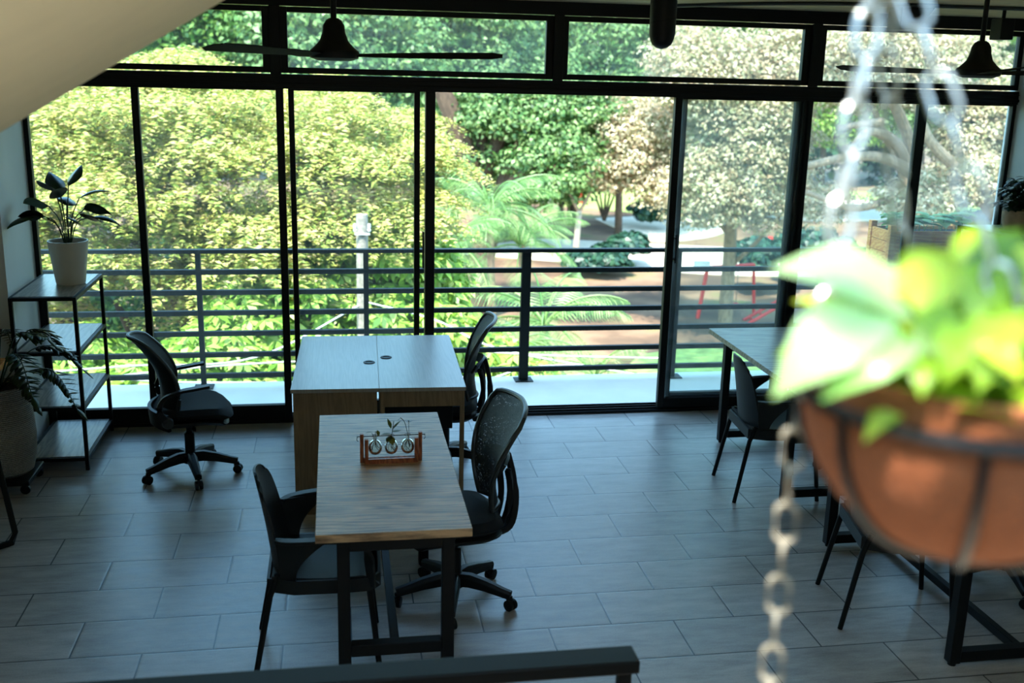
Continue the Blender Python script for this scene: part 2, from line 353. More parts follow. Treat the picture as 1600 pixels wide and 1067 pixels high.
# ceiling: unseen rear bay opened for sun on the basket, joists added for dapples
c = MB(); c.bb(XL - .8, XR + .25, 1.25, YW + .35, CZ, CZ + .22)
c.bb(XL - .8, -1.0, YB, 1.25, CZ, CZ + .22).bb(1.5, XR + .25, YB, 1.25, CZ, CZ + .22).bb(-1.0, 1.5, YB, -1.2, CZ, CZ + .22)
struct('ceiling', c, M['ceiling'])
j = MB()
for k in range(4): j.bb(-1.0, 1.5, -.9 + k * .55, -.84 + k * .55, CZ + .05, CZ + .15)
for k in range(4): j.bb(-.56 + k * .5, -.52 + k * .5, -1.2, 1.25, CZ + .05, CZ + .15)
struct('trim_1', j, M['white_paint'])
# stair soffit sloping down to the left above the viewer
def sof(y0, y1):
    sl = .60; z = lambda x: 2.796 + sl * x
    m = MB(); xs = (-2.28, .25); th = .22
    vs_ = []
    for x in xs:
        for y in (y0, y1):
            vs_ += [(x, y, z(x)), (x, y, z(x) + th)]
    m.add(vs_, [(0, 2, 3, 1), (4, 5, 7, 6), (0, 1, 5, 4), (2, 6, 7, 3), (0, 4, 6, 2), (1, 3, 7, 5)]); return m
struct('stair_soffit', sof(1.3, 2.9), M['soffit'])
struct('stair_landing', MB().bb(XL - .6, 2.3, YB, 1.55, 0, .87), M['landing'])  # unseen slab added under the viewer to bounce sun up onto the soffit
# ceiling joists and conduits near the glazing
t = MB()
t.bb(XL, XR, YW - .3, YW - .02, 2.935, 2.95)
struct('trim_2', MB().bb(XL, XR, YW, YW + .1, 2.865, CZ), M['frame'])

# window wall --------------------------------------------------------------
F = M['frame']
def vbar(m, x0, x1, z0, z1, y0=YW + .02, y1=YW + .08): return m.bb(x0, x1, y0, y1, z0, z1)
track = MB().bb(XL, XR, YW, YW + .16, 0, .022)
for k in range(3): track.bb(XL, XR, YW + .02 + k * .055, YW + .028 + k * .055, .022, .036)
struct('trim_3', track, F, bevel=.002)
# transom beam with its rebate lines
tb = MB().bb(XL, XR, YW, YW + .14, 2.335, 2.43).bb(XL, XR, YW - .012, YW, 2.352, 2.372).bb(XL, XR, YW - .008, YW, 2.40, 2.408)
struct('trim_4', tb, F, bevel=.002)
def pane(x0, x1, z0, z1, y, root, mat=None):
    return MB().bb(x0, x1, y, y + .006, z0, z1).build('pane', mat or M['glass'], root, smooth=False)
def win(name, x0, x1, z0, z1, fl, fr, fb, ft, y0, y1, mat=None, mull=()):
    r = bpy.data.objects.new(name, None); col.objects.link(r); r['kind'] = 'structure'
    m = MB().bb(x0, x0 + fl, y0, y1, z0, z1).bb(x1 - fr, x1, y0, y1, z0, z1).bb(x0 + fl, x1 - fr, y0, y1, z0, z0 + fb).bb(x0 + fl, x1 - fr, y0, y1, z1 - ft, z1)
    m.build('window_frame', F, r, bevel=.003)
    xs = [x0 + fl] + [v for mm in mull for v in mm] + [x1 - fr]
    for i, mm in enumerate(mull):
        MB().bb(mm[0], mm[1], y0, y1, z0 + fb, z1 - ft).build('mullion', F, r, bevel=.003)
    for i in range(0, len(xs), 2):
        pane(xs[i], xs[i + 1], z0 + fb, z1 - ft, (y0 + y1) / 2, r, mat)
    return r
yA, yB = YW + .01, YW + .06
# lower lights, left to right
win('window_1', XL, -.329, .022, 2.335, .03, .05, .11, .012, yA, yB, mull=((-1.302, -1.256),))
win('window_2', -.300, .587, .022, 2.335, .038, .04, .11, .012, yB + .005, yB + .05)
p = MB().bb(.622, .688, yA, yB + .05, .022, 2.335); struct('trim_5', p, F, bevel=.003)
d1 = win('door_1', 2.392, 3.40, .03, 2.335, .052, .04, .075, .012, yA, yB, M['glass_dusty'])
MB().bb(.600, .612, yA - .02, yA + .01, 1.12, 1.38).build('door_pull', M['black'], d1, bevel=.003)
hd = MB().bb(2.447, 2.458, yA - .03, yA - .018, 1.15, 1.36).bb(2.44, 2.458, yA - .03, yA + .01, 1.17, 1.185).bb(2.44, 2.458, yA - .03, yA + .01, 1.325, 1.34)
hd.build('handle', M['black'], d1, bevel=.002)
win('window_3', 2.463, 3.367, .022, 2.335, .039, .045, .11, .012, yB + .005, yB + .05)
win('window_4', 3.381, XR, .022, 2.335, .05, .03, .11, .012, yA, yB, M['glass_dusty'], mull=((4.262, 4.334),))
# upper lights
U = [('window_5', XL, -.385), ('window_6', -.36, 1.525), ('window_7', 1.535, 3.40), ('window_8', 3.41, XR)]
for n, a, b in U:
    fl = {'window_5': .04, 'window_6': .068, 'window_7': .068, 'window_8': .08}[n]; fr = {'window_5': .07, 'window_6': .078, 'window_7': .078, 'window_8': .04}[n]
    win(n, a, b, 2.437, 2.86, fl, fr, .038, .035, YW + .02, YW + .07, M['glass_dusty'] if n != 'window_5' else None)
for k, x in enumerate((-.372, 1.53, 3.405)): struct('trim_%d' % (6 + k), MB().bb(x - .035, x + .035, YW - .01, YW + .012, 2.43, 2.865), F, bevel=.002)

# balcony rail -------------------------------------------------------------
rl = thing('balcony_railing', 'dark grey steel balcony railing with seven horizontal bars outside the glazing', 'railing', (0, 8.3, -.01))
zs = (1.085, .922, .761, .597, .430, .258, .086)
for i, z in enumerate(zs):
    h = .039 if i else .030; dpt = .04 if i else .06
    MB().bb(XL - 2, XR + 3, -dpt / 2, dpt / 2, z - h / 2 + .01, z + h / 2 + .01).build('top_rail' if i == 0 else 'bar', M['rail'], rl, bevel=.002)
for i, x in enumerate((-2.34, -1.053, .232, 1.525, 2.815, 4.10, 5.39)):
    big = i in (3, 5); wd = .076 if big else .04
    p = MB().bb(x - wd / 2, x + wd / 2, -.022, .026, 0, 1.09); o = p.build('post', M['rail'], rl, bevel=.002)
    MB().bb(x - .075, x + .075, -.07, .07, 0, .008).build('foot_plate', M['rail'], o)

# ------------------------------------------------------------------ furniture
# bench desk pair
D1z = .75
def desk1():
    g = 'paired laminate bench desks'
    a = thing('bench_desk', 'pale laminate desk with a full brown end panel, left one of the joined pair', 'desk', (-.262, 5.67, 0), math.radians(-1.5), g)
    L = 1.215
    t = MB().bb(0, .487, 0, L, D1z - .022, D1z).build('desktop', M['top_white'], a, bevel=.002)
    MB().bb(.012, .475, .012, .032, 0, D1z - .022).build('end_panel', M['panel'], a, bevel=.001)
    MB().bb(.012, .475, L - .032, L - .012, 0, D1z - .022).build('end_panel', M['panel'], a, bevel=.001)
    MB().bb(.455, .475, .032, L - .032, .25, D1z - .022).build('modesty_panel', M['panel'], a)
    gr = MB().lathe([(.0, .001), (.022, .001), (.022, .004), (.034, .004), (.036, 0), (0, 0)], 24, (.435, .545, D1z)); gr.build('cable_grommet', M['black'], a)
    b = thing('bench_desk', 'pale laminate desk with an open end frame, right one of the joined pair', 'desk', (.2253, 5.6573, 0), math.radians(-1.5), g)
    MB().bb(0, .487, 0, L, D1z - .022, D1z).build('desktop', M['top_white'], b, bevel=.002)
    e = MB().bb(.005, .48, .012, .037, D1z - .115, D1z - .022).bb(.005, .03, .012, .037, 0, D1z - .115).bb(.455, .48, .012, .037, 0, D1z - .115)
    e.build('end_frame', M['panel'], b, bevel=.001)
    MB().bb(.012, .475, L - .04, L - .015, 0, D1z - .022).build('end_panel', M['panel'], b, bevel=.001)
    MB().bb(.035, .42, .10, .50, D1z - .28, D1z - .024).build('drawer_box', M['black'], b, bevel=.003)  # black box standing for the shadow and dark panel under the desk
    MB().lathe([(.0, .001), (.022, .001), (.022, .004), (.034, .004), (.036, 0), (0, 0)], 24, (.052, .655, D1z)).build('cable_grommet', M['black'], b)
desk1()
# oak table with a black steel frame
def table(name, label, loc, W, L, mat, legx=(.09, .09), ends=(.05, .25), barz=.20, stretch=True, group=None, th=.035, tb=.05):
    r = thing(name, label, 'table', loc, 0, group)
    MB().bb(0, W, 0, L, .75 - th, .75).build('tabletop', mat, r, bevel=.002)
    zt = .75 - th
    for y in (ends[0], L - ends[1]):
        for x in (legx[0], W - legx[1]):
            o = MB().bb(x - tb / 2, x + tb / 2, y - tb / 2, y + tb / 2, .014, zt).build('leg', M['black'], r, bevel=.003)
            MB().lathe([(0, 0), (.018, 0), (.018, .008), (.008, .012), (.008, .014), (0, .014)], 12, (x, y, 0)).build('levelling_foot', M['plastic'], o)
        MB().bb(legx[0] + tb / 2, W - legx[1] - tb / 2, y - tb / 2, y + tb / 2, barz - tb / 2, barz + tb / 2).build('cross_bar', M['black'], r, bevel=.003)
        MB().bb(legx[0] + tb / 2, W - legx[1] - tb / 2, y - tb / 2, y + tb / 2, zt - tb, zt).build('top_bar', M['black'], r, bevel=.003)
    if stretch:
        MB().bb(W / 2 - .015, W / 2 + .02, ends[0] + tb / 2, L - ends[1] - tb / 2, barz - .02, barz + .02).build('stretcher', M['black'], r, bevel=.003)
    return r
table('work_table', 'narrow oak table on black square legs holding the bulb vase stand', (-.097, 3.755, 0), .604, 1.455, M['oak'], (.105, .09), (.045, .24), .235)
g = 'grey oak tables along the right side'
table('work_table', 'grey oak table on black frames nearest the glazing on the right', (2.605, 5.33, 0), .72, 1.60, M['grey_oak'], (.035, .035), (.22, .30), .065, False, g)
table('work_table', 'grey oak table on black frames right of the hanging basket, nearer the viewer', (2.605, 3.62, 0), .72, 1.58, M['grey_oak'], (.035, .035), (.13, .245), .045, True, g)

# office chair ---------------------------------------------------------------
def cushion(m, cx, cy, zt, lx, ly, th, dip=.015, pw=4.0):
    def fn(u, v, s):
        a = u * 2 - 1; b = v * 2 - 1
        # map the square to a superellipse outline
        k = (abs(a) ** pw + abs(b) ** pw) ** (1 / pw); mx_ = max(abs(a), abs(b)) or 1
        q = mx_ / k if k > 1e-6 else 1
        x = a * q * lx / 2; y = b * q * ly / 2
        e = max(abs(a), abs(b)); rnd = th * .5 * (1 - max(0, 1 - ((e - .75) / .25) ** 2) ** .5) if e > .75 else 0
        wf = -.035 * max(0, a) ** 3
        return (cx + x, cy + y, zt + wf - (rnd if s > 0 else th - rnd) + (dip * (b * b - .5) if s > 0 else 0))
    n = 14; vs_ = []; fs = []; w_ = n + 1
    for s in (1, -1):
        for i in range(w_):
            for j in range(w_): vs_.append(fn(i / n, j / n, s))
    K = w_ * w_
    for i in range(n):
        for j in range(n):
            a, b, c, d = i * w_ + j, (i + 1) * w_ + j, (i + 1) * w_ + j + 1, i * w_ + j + 1
            fs.append((a, b, c, d)); fs.append((d + K, c + K, b + K, a + K))
    for i in range(n):
        for a, b in ((i * w_, (i + 1) * w_), ((i + 1) * w_ + n, i * w_ + n), ((i + 1), i), (n * w_ + i, n * w_ + i + 1)):
            fs.append((b, a, a + K, b + K))
    return m.add(vs_, fs)
def office_chair(label, loc, rz, spin, arms, group):
    r = thing('office_chair', label, 'office chair', loc, rz, group)
    for k in range(5):
        a = spin - rz + k * 2 * PI / 5; c_, s_ = math.cos(a), math.sin(a)
        path = [(c_ * q, s_ * q, z) for q, z in ((.02, .115), (.08, .12), (.16, .108), (.24, .088), (.285, .078))]
        prof = [(-1, -1), (1, -1), (1, .4), (.55, 1), (-.55, 1), (-1, .4)]
        o = MB().sweep(path, prof, [(.03, .03), (.029, .03), (.026, .025), (.022, .02), (.02, .019)]).build('base_arm', M['plastic'], r, bevel=.003)
        cm = MB(); cc = Vector((c_ * .285, s_ * .285, .027)); sw = random.Random(k + int(abs(loc[0]) * 99)).random() * 6
        ax = Vector((math.cos(sw), math.sin(sw), 0))
        for sgn in (-1, 1):
            q = cc + ax * (.013 * sgn); pts = [q - ax * .009, q - ax * .008, q + ax * .008, q + ax * .009]
            cm.tube(pts, [.021, .027, .027, .021], 16)
        cm.tube([cc + Vector((0, 0, .005)), cc + Vector((0, 0, .045))], .009, 10)
        hood = Vector((-ax.y, ax.x, 0)); cm.box(cc + Vector((0, 0, .02)) + hood * .006, (.012, .034, .03), sw)
        cm.build('caster', M['plastic'], o)
    MB().lathe([(0, .075), (.042, .075), (.05, .095), (.05, .125), (.036, .145), (.03, .15), (.03, .27), (.026, .275), (.018, .28), (.018, .40), (0, .40)], 24).build('gas_column', M['plastic'], r)
    MB().box((.0, 0, .395), (.22, .16, .05)).box((-.12, 0, .385), (.12, .07, .035)).build('tilt_mechanism', M['plastic'], r, bevel=.01)
    MB().tube([(.02, -.08, .385), (.02, -.19, .375), (.02, -.22, .37)], [.006, .006, .006]).box((.02, -.235, .365), (.022, .05, .012)).build('height_lever', M['plastic'], r)
    cushion(MB(), .03, 0, .478, .47, .48, .07).build('seat', M['fabric'], r)
    cushion(MB(), .02, 0, .425, .44, .46, .055).build('seat_shell', M['plastic'], r)
    # backrest: a mesh shield with a rim
    zb, zt = (.41, .905) if arms else (.50, .985)
    def bk(u, v):
        a = u * 2 - 1
        if arms: hw = .235 * (1 - .36 * v ** 1.3) * (1 - .2 * (1 - v) ** 6)
        else: hw = .125 + .125 * math.sin(min(1, v * 1.12) * PI / 2) ** 1.2 - .025 * max(0, (v - .9) / .1) ** 2
        z = zb + (zt - zb) * v + (-.03 * a ** 4 * v + .05 * a * a * (1 - v) if arms else .012 * (1 - abs(a)) * v - .010 * a ** 8 * v)
        x = -.145 - .055 * (v - .35) ** 2 * 3 - .06 * v + .055 * a * a + .02 * math.sin(v * PI)
        if not arms: x -= .035
        if arms: x += .04 * a * a - .045 * v ** 3
        return (x, a * hw, z)
    MB().sheet(bk, 14, 16, .006 if not arms else .012).build('backrest', M['mesh'] if not arms else M['shell'], r)
    edge = [bk(u / 14, 1) for u in range(15)] + [bk(1, 1 - v / 14) for v in range(1, 15)] + [bk(1 - u / 14, 0) for u in range(1, 15)] + [bk(0, v / 14) for v in range(1, 14)]
    MB().tube(edge, .0125, 8, closed=True).build('backrest_frame', M['rim'], r)
    if arms:
        for s in (-1, 1):
            y = s * .262
            pth = bez([(-.13, y, .43), (-.17, y, .50), (-.14, y, .575), (-.05, y, .612), (.03, y, .624), (.12, y, .636)], 20); n = len(pth)
            m = MB().sweep(pth, [(-1, -1), (1, -1), (1, 1), (-1, 1)], [(.012 + .016 * min(1, max(0, (i - n * .35) / (n * .3))), .022 - .014 * min(1, i / (n * .5))) for i in range(n)])
            o = m.build('armrest', M['plastic'], r, bevel=.003)
            MB().lathe([(0, -.012), (.03, -.012), (.034, -.006), (.034, .006), (.03, .012), (0, .012)], 20, (-.125, y, .425), 'Y').build('pivot_cap', M['rim'], o)
            MB().box((-.07, s * .20, .40), (.18, .12, .025)).build('arm_bracket', M['plastic'], o, bevel=.005)
        MB().sheet(lambda u, v: (-.215 + .10 * (u * 2 - 1) ** 2 - .01 * v, (u * 2 - 1) * .245, .365 + .10 * v), 12, 4, .02).build('lower_back_shell', M['plastic'], r)
    else:
        for s in (-1, 1):
            MB().sweep(bez([(-.215, s * .13, .70), (-.235, s * .10, .62), (-.24, s * .07, .50), (-.215, s * .05, .40)], 12), [(-1, -1), (1, -1), (1, 1), (-1, 1)], [(.014, .012)] * 13).build('back_strut', M['plastic'], r, bevel=.004)
        MB().sweep(bez([(-.245, 0, .74), (-.275, 0, .62), (-.285, 0, .48), (-.26, 0, .37), (-.18, 0, .345), (-.08, 0, .375)], 20), [(-1, -1), (1, -1), (1, 1), (-1, 1)], [(.026, .014)] * 6 + [(.032, .018)] * 20, up=(1, 0, .2)).build('spine', M['plastic'], r, bevel=.006)
        MB().sheet(lambda u, v: (-.215 - .03 * v + .05 * (u * 2 - 1) ** 2, (u * 2 - 1) * .15, .70 + .05 * v - .02 * (u * 2 - 1) ** 2), 10, 3, .014).build('lumbar_support', M['plastic'], r)
    return r
og = 'black office chairs on five-star bases'
random.seed(3)
office_chair('black office chair with armrests standing alone in front of the left glazing', (-.915, 6.40, 0), math.radians(10), math.radians(-2), True, og)
office_chair('black mesh office chair with its base beside the oak table', (.537, 4.59, 0), math.radians(186), math.radians(-28), False, og)
office_chair('black mesh office chair on the right side of the pale laminate desks', (.665, 6.33, 0), math.radians(172), math.radians(-16), False, og)
office_chair('black office chair under the far grey oak table, only its casters and base in view', (3.30, 6.28, 0), math.radians(176), math.radians(10), False, og)
office_chair('black office chair behind the hanging basket, base showing by the nearer grey oak table', (3.36, 4.45, 0), math.radians(170), math.radians(40), False, og)

# plastic armchair ------------------------------------------------------------
def armchair(label, loc, rz, group):
    r = thing('armchair', label, 'chair', loc, rz, group)
    def seat(u, v):
        a = u * 2 - 1; x = -.19 + .43 * v
        return (x, a * (.225 - .02 * (1 - v) ** 2), .445 + .018 * a * a - .05 * max(0, (v - .85) / .15) ** 2 - .012 * math.sin(v * PI))
    MB().sheet(seat, 12, 14, .012).build('seat', M['shell'], r)
    sk_ = MB()
    rim_ = [(-.205, -.19), (-.205, .19), (-.1, .228), (.1, .232), (.21, .225), (.245, .18), (.25, 0), (.245, -.18), (.21, -.225), (.1, -.232), (-.1, -.228)]
    sk_.sweep([(x, y, .425) for x, y in rim_], [(-.006, -.03), (.006, -.03), (.006, .03), (-.006, .03)], closed=True)
    sk_.build('seat_apron', M['shell'], r)
    def back(u, v):
        a = u * 2 - 1
        hw = .205 - .045 * v ** 2 - .05 * max(0, (v - .8) / .2) ** 3
        z = .40 + .46 * v - .045 * a ** 4 * v ** 3
        return (-.185 - .055 * v - .02 * v ** 3 + .055 * a * a * (1 - .4 * v), a * hw, z)
    MB().sheet(back, 16, 18, .011).build('backrest', M['shell'], r)
    for s in (-1, 1):
        pth = bez([(-.165, s * .205, .625), (-.12, s * .240, .632), (-.03, s * .258, .640), (.07, s * .262, .642), (.155, s * .258, .630), (.195, s * .248, .58), (.205, s * .236, .50), (.212, s * .225, .41)], 28)
        n = len(pth); sc_ = [((.016 + .008 * math.sin(PI * i / (n - 1))), .0075) for i in range(n)]
        MB().sweep(pth, [(-1, -1), (1, -1), (1, 1), (-1, 1)], [(q[0], q[1]) for q in sc_]).build('armrest', M['shell'], r, bevel=.002)
        def web(u, v):
            z = .42 + .215 * v; x0_ = -.150 - .02 * v; x1_ = -.11 + .02 * (1 - v) ** 2 + .16 * v ** 2.2
            return (x0_ + (x1_ - x0_) * u, s * (.205 + .04 * u * min(1, v * 1.5)), z)
        MB().sheet(web, 8, 10, .011).build('arm_web', M['shell'], r)
        MB().tube([(-.165, s * .195, .47), (-.20, s * .20, .38), (-.272, s * .222, 0)], [.015, .0135, .012], 12).build('leg', M['black'], r)
        MB().tube([(.195, s * .20, .43), (.205, s * .20, .38), (.245, s * .218, 0)], [.015, .0135, .012], 12).build('leg', M['black'], r)
    return r
ag = 'black plastic armchairs with thin metal legs'
ch0 = armchair('black plastic armchair tucked against the left side of the oak table', (-.09, 4.20, 0), 0, ag)
place(ch0, (2.625, 5.79, 0), math.radians(-4), 'black plastic armchair tucked under the grey oak table nearest the glazing', ag)
place(ch0, (2.60, 4.26, 0), math.radians(-12), 'black plastic armchair partly hidden behind the hanging basket, its legs showing below', ag)

# left shelf ------------------------------------------------------------------
def shelf_unit(label, x0, x1, y0, y1, H, zs_):
    r = thing('shelving_unit', label, 'shelf', (x0, y0, 0)); W = x1 - x0; L = y1 - y0; b = .022
    for x in (0, W - b):
        for y in (0, L - b): MB().bb(x, x + b, y, y + b, 0, H - .001).build('post', M['black'], r, bevel=.001)
    for z in zs_:
        m = MB().bb(b, W - b, 0, b, z - b, z).bb(b, W - b, L - b, L, z - b, z).bb(0, b, b, L - b, z - b, z).bb(W - b, W, b, L - b, z - b, z)
        m.build('shelf_rail', M['black'], r)
        MB().bb(b, W - b, b, L - b, z - .018, z + .003).build('shelf_board', M['shelf_board'], r, smooth=False)
    return r
shelf_unit('black metal shelving unit with four wood boards against the left wall', -1.93, -1.545, 6.515, 7.285, 1.105, (1.105, .765, .415, .085))
shelf_unit('tall black framed shelf against the right wall under a potted plant', 4.66, 5.03, 6.55, 7.29, 1.44, (1.44, 1.0, .55, .085))

# pots and plants ------------------------------------------------------------
rnd = random.Random(11)
def pot(parent, r0, r1, H, mat, name='pot', rim=.008, belly=0):
    prof = [(0, 0), (r0 * .95, 0), (r0, .006)]
    for k in range(1, 10):
        t_ = k / 9; prof.append((r0 + (r1 - r0) * t_ + belly * math.sin(PI * t_), H * t_))
    prof += [(r1 - rim, H), (r1 - rim * 1.4, H - .03), (0, H - .03)]
    o = MB().lathe(prof, 40).build(name, mat, parent)
    MB().lathe([(0, H - .026), (r1 - rim * 1.5, H - .028)], 24).build('soil', M['soil'], o)
    return o
r = thing('potted_plant', 'broad-leaved green plant in a white pot on top of the left shelf', 'potted plant', (-1.668, 6.945, 1.108))
pot(r, .088, .122, .275, M['pot_white'])
st = MB(); lv = MB()
specs = [(-2.9, .26, .20, .3, 1.1), (-2.75, .30, .22, .15, 1.2), (-.25, .30, .20, .5, 1.3), (.1, .27, .19, .2, 1.2), (2.2, .33, .20, 1.1, .5), (1.0, .36, .18, 1.2, .4), (-1.6, .34, .19, .9, .9), (-2.2, .36, .16, 1.0, .6), (.5, .33, .22, .8, 1.1), (-.6, .26, .17, .4, 1.0), (2.8, .30, .19, .6, 1.0), (1.7, .28, .17, .7, .8), (3.4, .24, .16, .5, .9), (-1.1, .22, .15, .5, .9)]
for az, hh, LL, el, cu in specs:
    out = .035 + .12 * (1.25 - el); tip = Vector((math.cos(az) * out, math.sin(az) * out, .255 + hh * (.55 + .45 * el / 1.2)))
    st.tube(bez([(math.cos(az) * .015, math.sin(az) * .015, .24), (math.cos(az) * out * .4, math.sin(az) * out * .4, .25 + hh * .5), tip], 8), .0035, 6)
    lv.blade(tip, az, el * .8, LL * .95, .12, cu, .25, 8, rnd.uniform(-.9, .9))
st.build('stems', M['lf_dark'], r); lv.build('leaves', M['lf_dark'], r, solid=.0012, ang=60)

r = thing('potted_plant', 'fern-like plant in a tall woven grey pot on a wheeled stand by left wall', 'potted plant', (-1.965, 6.30, 0))
MB().box((0, 0, .075), (.34, .34, .03)).build('plant_stand', M['plastic'], r, bevel=.006)
for sx in (-1, 1):
    for sy in (-1, 1):
        MB().lathe([(0, -.012), (.028, -.012), (.03, 0), (.028, .012), (0, .012)], 14, (sx * .14, sy * .14, .03), 'Y').bb(sx * .14 - .012, sx * .14 + .012, sy * .14 - .016, sy * .14 + .016, .045, .062).build('caster', M['plastic'], r)
prof = [(0, .092), (.13, .092), (.155, .11), (.178, .20), (.185, .32), (.178, .45), (.162, .56), (.15, .63), (.14, .63), (.14, .60), (0, .60)]
o = MB().lathe(prof, 44).build('pot', M['woven'], r); MB().lathe([(0, .607), (.139, .605)], 24).build('soil', M['soil'], o)
st = MB(); lv = MB()
def lobed(st, lv, pts, n, Lb, W):
    path = bez(pts, 24); st.tube(path, [.005] * 8 + [.003] * (len(path) - 8), 6)
    k0 = int(len(path) * .4)
    for i in range(k0, len(path) - 1):
        t_ = (i - k0) / (len(path) - 1 - k0); d = (path[i + 1] - path[i]).normalized(); az = math.atan2(d.y, d.x)
        ll = Lb * math.sin(PI * (t_ * .8 + .15))
        for s in (-1, 1):
            lv.blade(path[i], az + s * 1.05, -.15 + rnd.uniform(-.2, .2), ll, W, .5, .15, 4)
    lv.blade(path[-1], az, -.7, Lb * .9, W * 1.3, .4, .15, 4)
for az, reach, up_, dr in [(-.35, .50, .16, .16), (.15, .46, .28, .05), (.75, .40, .36, .05), (-.9, .46, .30, .10), (1.6, .36, .35, 0), (-1.7, .42, .30, .1), (2.6, .3, .4, 0), (-2.6, .32, .35, 0), (-.1, .30, .40, -.1), (-.6, .28, .12, .1)]:
    c_, s_ = math.cos(az), math.sin(az)
    lobed(st, lv, [(0, 0, .60), (c_ * reach * .4, s_ * reach * .4, .60 + up_ * .8), (c_ * reach * .75, s_ * reach * .75, .60 + up_ * .85), (c_ * reach, s_ * reach, .60 + up_ * .55 - dr)], 9, .105, .034)
st.build('stems', M['lf_dark'], r); lv.build('leaves', M['lf_dark'], r, solid=.001)

r = thing('potted_plant', 'small-leaved dark plant in a pale clay pot on the right shelf', 'potted plant', (4.86, 6.86, 1.444))
MB().lathe([(0, 0), (.115, 0), (.125, .02), (.118, .02), (.11, .008), (0, .008)], 32).build('saucer', M['terracotta'], r)
o = MB().lathe([(0, .009), (.088, .009), (.105, .05), (.118, .12), (.115, .155), (.106, .165), (.098, .155), (.098, .14), (0, .14)], 36).build('pot', M['terracotta'], r)
MB().lathe([(0, .147), (.097, .145)], 24).build('soil', M['soil'], o)
st = MB(); lv = MB()
for k in range(30):
    az = rnd.uniform(0, 2 * PI); rr = rnd.uniform(.03, .19); hh = rnd.uniform(.05, .25) * (1.15 - rr * 2)
    tip = Vector((math.cos(az) * rr, math.sin(az) * rr, .14 + hh)); path = bez([(0, 0, .13), (math.cos(az) * rr * .3, math.sin(az) * rr * .3, .14 + hh * .8), tip], 8)
    st.tube(path, .0025, 5)
    for q in range(3, len(path)):
        for s in (-1, 1): lv.blade(path[q], az + s * rnd.uniform(.4, 1.5), rnd.uniform(-.4, .4), rnd.uniform(.05, .08), .03, .8, .25, 5)
st.build('stems', M['twig'], r); lv.build('leaves', M['lf_dark'], r)

# bulb vase stand on the oak table -----------------------------------------------
r = thing('propagation_stand', 'small reddish wooden stand with three hanging glass bulbs of cuttings', 'vase stand', (.232, 4.515, .75), math.radians(1.5))
w2 = .132; ww = M['red_wood']
for s in (-1, 1):
    MB().bb(s * w2 - .008, s * w2 + .008, -.004, .016, 0, .135).build('upright', ww, r, bevel=.001)
    MB().bb(s * (w2 - .02) - .008, s * (w2 - .02) + .008, -.026, -.006, 0, .115).build('side_piece', ww, r, bevel=.001)
MB().bb(-w2 + .008, w2 - .008, .0, .016, 0, .022).bb(-w2 + .02, w2 - .02, -.026, -.01, 0, .022).build('base_rail', ww, r, bevel=.001)
MB().tube([(-w2 - .022, .006, .122), (w2 + .022, .006, .122)], .0022, 8).build('rod', M['wire'], r)
for s in (-1, 1): MB().tube([(s * (w2 + .02), .006, .122), (s * (w2 + .022), .0, .108), (s * (w2 + .016), .006, .10)], .0018, 6).build('wing_nut', M['wire'], r)
def sprout(st, lv, kind, x):
    y = .006
    if kind == 0:
        for az, h, ll in ((2.9, .045, .05), (.3, .05, .04), (1.5, .06, .03)):
            tip = (x + math.cos(az) * .015, y, .11 + h * .6); st.tube(bez([(x, y, .07), (x + .002, y, .10), tip], 6), .0012, 5)
        lv.blade((x - .012, y, .142), 3.0, .2, .034, .014, .9, .2, 5); lv.blade((x + .010, y, .150), -1.3, -.6, .03, .018, .5, .2, 5)
    elif kind == 1:
        st.tube(bez([(x, y, .06), (x + .003, y, .12), (x + .012, y, .19)], 8), .0016, 5)
        for p, az, el, ll, wd in (((x + .002, y, .13), 3.3, .3, .05, .028), ((x + .004, y, .14), .2, .3, .045, .024), ((x, y, .155), 2.2, 1.3, .05, .02), ((x + .005, y, .15), .5, .9, .06, .016), ((x, y, .12), -1.5, -.4, .05, .032), ((x, y, .12), -2.2, -.1, .045, .03)):
            lv.blade(p, az, el, ll, wd, .7, .2, 6)
    else:
        st.tube(bez([(x + .008, y, .06), (x, y, .13), (x - .014, y, .185), (x - .032, y, .205)], 10), .0014, 5)
        st.tube(bez([(x + .008, y, .06), (x + .006, y, .15), (x + .006, y, .185)], 6), .0012, 5)
        for a in (0, 1.6, 3.2, 4.8): lv.blade((x + .006, y, .182), a, .5, .018, .007, .6, .2, 4)
        lv.blade((x - .03, y, .205), 3.2, -.5, .02, .007, .8, .2, 4); lv.blade((x - .03, y, .205), .4, -.8, .018, .007, .6, .2, 4)
for k, x in enumerate((-.072, .0, .074)):
    b = MB().lathe([(.006, .128), (.009, .126), (.0085, .114), (.009, .108), (.02, .102), (.028, .09), (.0315, .075), (.030, .06), (.022, .046), (.010, .040), (0, .039)], 24, (x, .006, -.004)).build('glass_bulb', M['vial'], r)
    rt = MB(); rr_ = random.Random(k)
    for q in range(7):
        a = rr_.uniform(0, 6.28); rt.tube(bez([(x, .006, .10), (x + math.cos(a) * .012, .006 + math.sin(a) * .012, .075), (x + math.cos(a + .9) * .02, .006 + math.sin(a + .9) * .02, .055 + rr_.uniform(-.01, .02))], 6), .001, 4)
    rt.build('roots', M['twig'], b)
    st = MB(); lv = MB(); sprout(st, lv, k, x); st.build('stem', M['twig'], b); lv.build('leaves', M['lf_vial'] if k < 2 else M['lf_dark'], b)
    MB().tube([(x - .012, .006, .118), (x - .012, .006, .128), (x + .012, .006, .128), (x + .012, .006, .118)], .0015, 5).build('hook', M['wire'], b)

